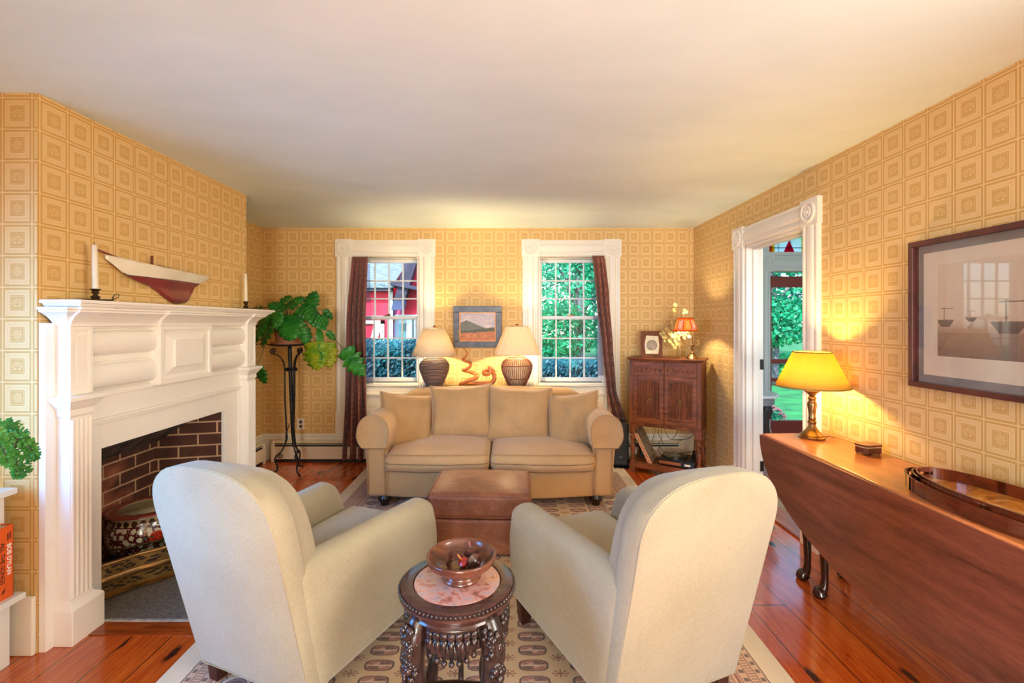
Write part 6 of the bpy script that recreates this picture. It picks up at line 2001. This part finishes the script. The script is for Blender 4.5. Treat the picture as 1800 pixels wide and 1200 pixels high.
fe = thing('fern', 'green maidenhair fern drooping over the white shelf edge', 'fern', (-2.235, 1.64, .7125))
mb = MB(); mb.lathe([(.05, 0), (.07, .10), (.072, .105), (.064, .105), (.001, .095)], 28); mb.build('pot', mottled('white_glaze', (220, 218, 210), (232, 230, 224), 5, .3), fe, smooth=True, angle=40)
FNM = leafmat('fern_green', [(.3, (40, 110, 32)), (.55, (76, 150, 48)), (.75, (130, 190, 80))], 12, .5, .3)
fr_, fs = MB(), MB()
random.seed(9)
def frond(P, wmax, leaf_r):
    S = spline([Vector(p) for p in P], 8); m_ = len(S)
    fs.tube(S, .0012, 5)
    for i in range(3, m_):
        t = i / m_
        tdir = (S[min(i + 1, m_ - 1)] - S[i - 1]).normalized()
        sd = tdir.cross(Vector((.6, -.5, .6))).normalized()
        wv = wmax * sin(pi * min(1, .15 + .85 * t)) ** .7
        for sg in (-1, 1):
            for j in range(1, 5):
                if random.random() < .15: continue
                f = j / 4
                c = S[i] + sd * (sg * wv * f) + tdir * (.30 * wv * f) + Vector((random.uniform(-.003, .003), random.uniform(-.003, .003), -.25 * wv * f * f + random.uniform(-.003, .003)))
                n = Vector((random.uniform(.2, 1), random.uniform(-1, -.2), random.uniform(.2, .9))).normalized()
                u = (sd * sg * .8 + tdir * .5).normalized(); u = (u - n * u.dot(n)).normalized(); w_ = n.cross(u)
                r = leaf_r * random.uniform(.75, 1.15)
                V = [fr_._v(c + u * a * r + w_ * b * r) for a, b in ((-1, 0), (-.3, -.65), (.7, -.75), (1.0, -.25), (.85, .1), (1.0, .35), (.7, .8), (-.3, .65))]
                fr_.face(V)
def FP(px, py, Y): return pt(px, py, Y) - fe.location
b0 = Vector((0, 0, .10))
FR = [[(20, 775, 1.62), (45, 780, 1.66), (66, 805, 1.70)], [(5, 770, 1.62), (28, 790, 1.62), (42, 822, 1.64), (34, 838, 1.64)], [(-10, 765, 1.62), (12, 790, 1.60), (30, 815, 1.60), (27, 838, 1.60)],
      [(-10, 755, 1.66), (12, 752, 1.68), (32, 768, 1.70)], [(-25, 770, 1.58), (-2, 780, 1.58), (10, 800, 1.58), (14, 818, 1.58)], [(0, 750, 1.7), (20, 748, 1.74), (30, 756, 1.76)], [(10, 765, 1.66), (38, 772, 1.68), (56, 790, 1.70), (64, 806, 1.71)], [(-30, 750, 1.6), (-5, 757, 1.6), (8, 770, 1.6)]]
for i in range(8):
    a = 2 * pi * i / 8 + .3; FR.append(None)
    frond([b0, b0 + Vector((.06 * cos(a), .06 * sin(a), .08)), b0 + Vector((.13 * cos(a), .13 * sin(a), .07)), b0 + Vector((.18 * cos(a), .18 * sin(a), -.02))], .024, .0075) if cos(a) < -.6 else None
for f in FR:
    if f: frond([b0] + [FP(*p) for p in f], .021, .0056)
fs.build('stems', mottled('fern_stem', (40, 26, 18), (66, 44, 28), 20, .6), fe); fr_.build('foliage', FNM, fe, solid=.0005)

# ================================================================== hall table
ht = thing('hall_table', 'black scroll-legged hall table with a pale top seen through the doorway', 'table', (2.03, 4.05, 0))
mb = MB(); mb.prism([(.0, -.02), (.30, -.02), (.40, .10), (.43, .22), (.43, .60), (0, .60)], .725, .750, 'z'); mb.build('table_top', mottled('pale_marble_top', (206, 216, 220), (226, 232, 234), 6, .2), ht, bevel=.004)
mb = MB(); mb.prism([(.01, .02), (.28, .02), (.37, .12), (.40, .22), (.40, .58), (.01, .58)], .655, .725, 'z'); mb.build('apron', mottled('grey_apron', (120, 126, 128), (150, 154, 154), 6, .4), ht, bevel=.004)
for x, y, dx, dy in ((.33, .13, .34, .03), (.33, .52, .34, .03)):
    mb = MB()
    d = Vector((dx, dy, 0)).normalized()
    def LP(r, z): return (x + d.x * r * .6, y + d.y * r * .6, z)
    P = spline([LP(-.08, .66), LP(-.05, .60), LP(-.09, .52), LP(-.10, .42), LP(-.06, .33), LP(-.02, .24), LP(.04, .15), LP(.13, .08), LP(.19, .03), LP(.20, .0)], 5)
    mb.tube(P, lerp_list([.04, .055, .050, .058, .062, .056, .05, .040, .022, .015], len(P)), 10, flat=.45)
    for r_, z_, q_ in ((-.13, .48, .035), (.0, .30, .030), (-.11, .28, .03)): mb.tube(spiral((x + d.x * r_ * .6, y + d.y * r_ * .6, z_), d, q_, 0, 1.3), .012, 8)
    mb.build('leg', BLK, ht, smooth=True)
mb = MB(); mb.box(.02, .10, .06, .56, .0, .66); mb.build('back_panel', BLK, ht)

# ================================================================== outside
GZ = -.55
LAWN = mottled('lawn_turf', (8, 82, 46), (30, 126, 64), 2.5, .95, bump=.4, bscale=30)
m = MB(); m.box(-40, 60, 4.95 + .4, 70, GZ - .1, GZ)
tag(m.build('ground', LAWN), kind='structure')
m = MB(); m.box(-2.8, HALLX + .1, 5.25, 5.36, GZ, -.0); tag(m.build('trim_foundation', STONE), kind='structure')
m = MB(); m.prism([(5.0, 19.0), (40.0, 19.0), (40.0, 23.0), (5.0, 23.0)], GZ, GZ + .015, 'z'); tag(m.build('road', mottled('asphalt', (72, 92, 118), (104, 124, 148), 3, .9)), kind='structure')

# red barn beyond the window
BRED = mottled('barn_red_boards', (196, 30, 56), (222, 46, 74), 3, .8)
BWH = paint('barn_white_trim', (190, 198, 202), .6)
SHG = Gph('grey_shingles')
_v = SHG.coord('UV') ; _b = SHG.n('ShaderNodeTexBrick'); SHG.l(_v, _b.inputs[0]); _b.inputs['Scale'].default_value = 3.2
_b.inputs['Color1'].default_value = K(84, 102, 114); _b.inputs['Color2'].default_value = K(124, 142, 152); _b.inputs['Mortar'].default_value = K(60, 76, 88); _b.inputs['Mortar Size'].default_value = .03
SHG.base(_b.outputs[0]); SHG.set(Roughness=.9)
BY = 15.0
def bxp(px, Y=BY): return (px - 893) * Y / F
def bzp(py, Y=BY): return EYE - (py - 568) * Y / F
bn = thing('barn', 'red barn with white trim and grey shingle roof outside the left window', 'barn', (0, 0, 0))
mb = MB(); mb.box(bxp(540), bxp(690), BY, BY + 5, GZ, bzp(505)); mb.build('wall', BRED, bn)
mb = MB(); mb.loft([[(x, BY - .35, bzp(507)), (x, BY - .35, bzp(500)), (x, BY + 2.6, bzp(424)), (x, BY + 5.2, bzp(500)), (x, BY + 5.2, bzp(507)), (x, BY + 2.6, bzp(432))] for x in (bxp(530), bxp(697))])
mb.build('roof', SHG.mat, bn, uv=(1, .6, 0, 0))
mb = MB(); mb.box(bxp(540), bxp(692), BY - .30, BY - .02, bzp(512), bzp(499)); mb.build('eave', mottled('dark_eave', (46, 50, 66), (66, 70, 86), 3, .8), bn)
mb = MB(); mb.box(bxp(684), bxp(691), BY - .05, BY, GZ, bzp(505)); mb.box(bxp(640), bxp(674), BY - .05, BY, bzp(560), bzp(555)); mb.build('corner_board', BWH, bn)
mb = MB(); a0, a1 = bxp(628), bxp(676)
mb.box(a0, a1, BY - .06, BY, bzp(569), bzp(563)); mb.box(a1 - .12, a1, BY - .06, BY, GZ, bzp(563)); mb.box(a0, a0 + .12, BY - .06, BY, GZ, bzp(563))
mb.loft([[(a0 + .1, y, GZ + .3), (a0 + .3, y, GZ + .3), (a1 - .05, y, bzp(567)), (a1 - .3, y, bzp(567))] for y in (BY - .05, BY - .005)])
mb.build('door_brace', BWH, bn)
# lower wing, further to the right, its roof's shade painted as dark colour and a gabled dormer
B2 = 15.15
wg = thing('barn_wing', 'red gabled barn wing with a white lean-to, right half of the left window view', 'barn', (0, 0, 0))
def x2(px): return bxp(px, B2)
def z2(py): return bzp(py, B2)
mb = MB(); mb.box(x2(694), x2(780), B2, B2 + 4, z2(556), z2(520)); mb.prism([(x2(700), z2(520)), (x2(790), z2(520)), (x2(790), z2(440)), (x2(758), z2(420))], B2, B2 + 4, 'y'); mb.build('wall', BRED, wg)
mb = MB(); mb.loft([[(x2(694), y, z2(545)), (x2(712), y, z2(545)), (x2(742), y, z2(450)), (x2(760), y, z2(418)), (x2(744), y, z2(410)), (x2(724), y, z2(440))] for y in (B2 - .5, B2 - .2)])  # dark wedge paints the shadow in the roof valley
mb.loft([[(x2(694), y, z2(503)), (x2(770), y, z2(518)), (x2(770), y, z2(513)), (x2(694), y, z2(496))] for y in (B2 - .6, B2 - .1)]); mb.build('shaded_roof_edge', mottled('painted_shade_shingle', (34, 32, 54), (54, 52, 76), 3, .8), wg)
mb = MB(); mb.box(x2(690), x2(790), B2 + .1, B2 + 4, GZ, z2(556)); mb.box(x2(716), x2(725), B2 - .1, B2, GZ, z2(556)); mb.box(x2(694), x2(790), B2 - .05, B2 + .05, z2(558), z2(553)); mb.build('lean_to_wall', BWH, wg)
mb = MB(); mb.box(x2(700), x2(714), B2 + .06, B2 + .09, GZ + .5, z2(568)); mb.box(x2(728), x2(745), B2 + .06, B2 + .09, z2(596), z2(570)); mb.build('lean_to_window', mottled('teal_window', (44, 92, 104), (76, 124, 134), 3, .3), wg)
mb = MB()
for i in range(7): mb.box(x2(730) + i * .10, x2(730) + i * .10 + .03, B2 - .15, B2 - .12, z2(600), z2(560))
mb.build('railing', BWH, wg)

def leaves(mb, c, r, n, size, squash=1.0, shell=.5):
    for _ in range(n):
        while True:
            p = Vector((random.uniform(-1, 1), random.uniform(-1, 1), random.uniform(-1, 1)))
            if p.length <= 1 and p.length > shell: break
        q = Vector((c[0] + p.x * r[0], c[1] + p.y * r[1], c[2] + p.z * r[2]))
        nrm = (p * .7 + Vector((random.uniform(-1, 1), random.uniform(-1, 1), random.uniform(-.4, 1.2)))).normalized()
        u = nrm.orthogonal().normalized(); w_ = nrm.cross(u)
        an = random.uniform(0, 2 * pi); u, w_ = u * cos(an) + w_ * sin(an), w_ * cos(an) - u * sin(an)
        s = size * random.uniform(.6, 1.4)
        mb.face([mb._v(q + u * s), mb._v(q + w_ * s * .55), mb._v(q - u * s), mb._v(q - w_ * s * .55)])
LF1 = leafmat('leaf_teal_green', [(.3, (8, 112, 84)), (.5, (24, 160, 116)), (.7, (80, 210, 150))], 1.5, .5, .4)
LF2 = leafmat('leaf_bright_green', [(.3, (16, 140, 84)), (.5, (50, 200, 120)), (.7, (140, 236, 160))], 1.5, .5, .45)
LF3 = leafmat('leaf_blue_green', [(.3, (6, 56, 74)), (.5, (12, 90, 106)), (.7, (36, 128, 130))], 1.5, .5, .3)
BARK = mottled('tree_bark', (58, 60, 70), (110, 112, 120), 6, .9, bump=.4)
def tree(label, x, y, h, blobs, n, size, mat, seed, trunk=.14):
    random.seed(seed)
    t = thing('tree', label, 'tree', (x, y, GZ), 0, 'trees outside the windows')
    mb = MB(); mb.tube(spline([(0, 0, 0), (.05, 0, h * .3), (-.04, .05, h * .6), (.05, 0, h * .9)], 5), lerp_list([trunk, trunk * .8, trunk * .6, trunk * .2], 16), 10)
    for i in range(6):
        a = 2 * pi * i / 6 + seed; mb.tube([(0, 0, h * (.30 + .08 * i)), (.6 * cos(a), .6 * sin(a), h * (.42 + .08 * i)), (1.5 * cos(a), 1.5 * sin(a), h * (.52 + .07 * i))], [trunk * .4, trunk * .25, trunk * .08], 6)
    mb.build('trunk', BARK, t, smooth=True)
    mb = MB()
    for c, r in blobs: leaves(mb, c, r, n // len(blobs), size)
    tag(mb.build('crown', mat, t), kind='stuff')
tree('leafy tree filling the left side of the garden window', 2.0, 13.0, 6.0, [((-.4, 0, 3.0), (1.7, 1.4, 1.3)), ((.6, .3, 4.6), (1.8, 1.4, 1.4)), ((-.6, .3, 1.7), (1.4, 1.0, .8))], 11000, .060, LF1, 1)
tree('bright green tree on the right side of the garden window', 4.5, 14.0, 6.5, [((0, 0, 2.6), (1.6, 1.3, 1.2)), ((.4, .2, 4.4), (1.9, 1.5, 1.5)), ((-1.1, .4, 3.6), (1.1, 1, 1.2))], 11000, .062, LF2, 2)
tree('tall pale tree far behind the garden window trees', 3.6, 24.0, 11.0, [((0, 0, 7.0), (3.6, 2, 3.0)), ((-1.5, 0, 3.6), (3.0, 2, 1.8)), ((2.2, 0, 4.0), (2.8, 2, 2.2))], 4500, .12, LF1, 3, .25)
tree('tree with sparse light leaves seen over the barn roof', -7.0, 24.0, 10.0, [((0, 0, 6.4), (3.4, 2, 2.8)), ((2.6, 0, 7.6), (2.6, 2, 2.4))], 3600, .17, LF1, 4, .25)
tree('dense tree seen through the hall door glass', 8.3, 14.5, 6.5, [((0, 0, 3.2), (2.2, 1.6, 1.6)), ((-.6, .3, 4.9), (2.0, 1.5, 1.4)), ((.9, .3, 5.0), (1.8, 1.5, 1.4)), ((-.4, -.2, 2.0), (1.8, 1.2, .8))], 12000, .075, LF1, 5)
tree('far tree across the road behind the hall door', 14.5, 26.0, 9.0, [((0, 0, 4.5), (4.2, 2, 3.4)), ((-3, 0, 3.0), (3.0, 2, 2.4))], 5000, .18, LF3, 6, .22)
def hedge(name, label, x0, x1, y0, y1, z1, n, size, mat, seed):
    random.seed(seed)
    h = thing(name, label, 'hedge', ((x0 + x1) / 2, (y0 + y1) / 2, GZ))
    w_, d_, hh_ = (x1 - x0) / 2, (y1 - y0) / 2, (z1 - GZ)
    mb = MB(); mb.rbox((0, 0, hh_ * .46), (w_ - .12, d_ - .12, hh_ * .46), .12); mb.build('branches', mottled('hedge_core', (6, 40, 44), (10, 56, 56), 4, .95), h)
    mb = MB()
    for _ in range(n):
        f = random.random()
        if f < .62: p = Vector((random.uniform(-w_, w_), -d_ + random.uniform(-.06, .14), random.uniform(0, hh_)))
        else: p = Vector((random.uniform(-w_, w_), random.uniform(-d_, d_), hh_ + random.uniform(-.14, .06) + .05 * sin(p.x * 3) if False else hh_ + random.uniform(-.14, .07)))
        nrm = Vector((random.uniform(-1, 1), random.uniform(-1.6, .2), random.uniform(-.2, 1.2))).normalized()
        u = nrm.orthogonal().normalized(); q_ = nrm.cross(u); s = size * random.uniform(.6, 1.4)
        mb.face([mb._v(p + u * s), mb._v(p + q_ * s * .5), mb._v(p - u * s), mb._v(p - q_ * s * .5)])
    tag(mb.build('foliage', mat, h), kind='stuff')
hedge('hedge', 'dense blue-green hedge in front of the red barn, along the bottom of the left window', -4.2, -.9, 7.6, 9.0, 1.02, 14000, .034, LF3, 7)
hedge('hedge', 'low dark hedge along the bottom of the garden window', .2, 3.2, 8.6, 9.6, .62, 9000, .036, LF3, 8)
hedge('hedge', 'low green hedge across the lawn behind the hall door', 7.0, 14.0, 17.2, 18.2, .15, 4500, .09, LF2, 10)
random.seed(12)
fbs = thing('flower_bush', 'pink flowering bush on the lawn seen through the bottom of the hall door', 'bush', (3.72, 6.75, GZ))
mb = MB(); leaves(mb, (0, 0, .36), (.36, .34, .40), 1500, .030, shell=.2); tag(mb.build('foliage', LF1, fbs), kind='stuff')
mb = MB()
for _ in range(170):
    a = random.uniform(0, 2 * pi); e = random.uniform(-.1, 1.0) * pi / 2
    mb.sphere((.36 * cos(a) * cos(e), .34 * sin(a) * cos(e), .36 + .40 * sin(e)), .020, 6, 4)
tag(mb.build('blossoms', mottled('pink_petals', (216, 130, 130), (236, 170, 160), 20, .7), fbs), kind='stuff')
mb = MB()
for i in range(6): mb.tube([(0, 0, 0), (.18 * cos(i), .18 * sin(i), .35)], .006, 5)
mb.build('stems', BARK, fbs)
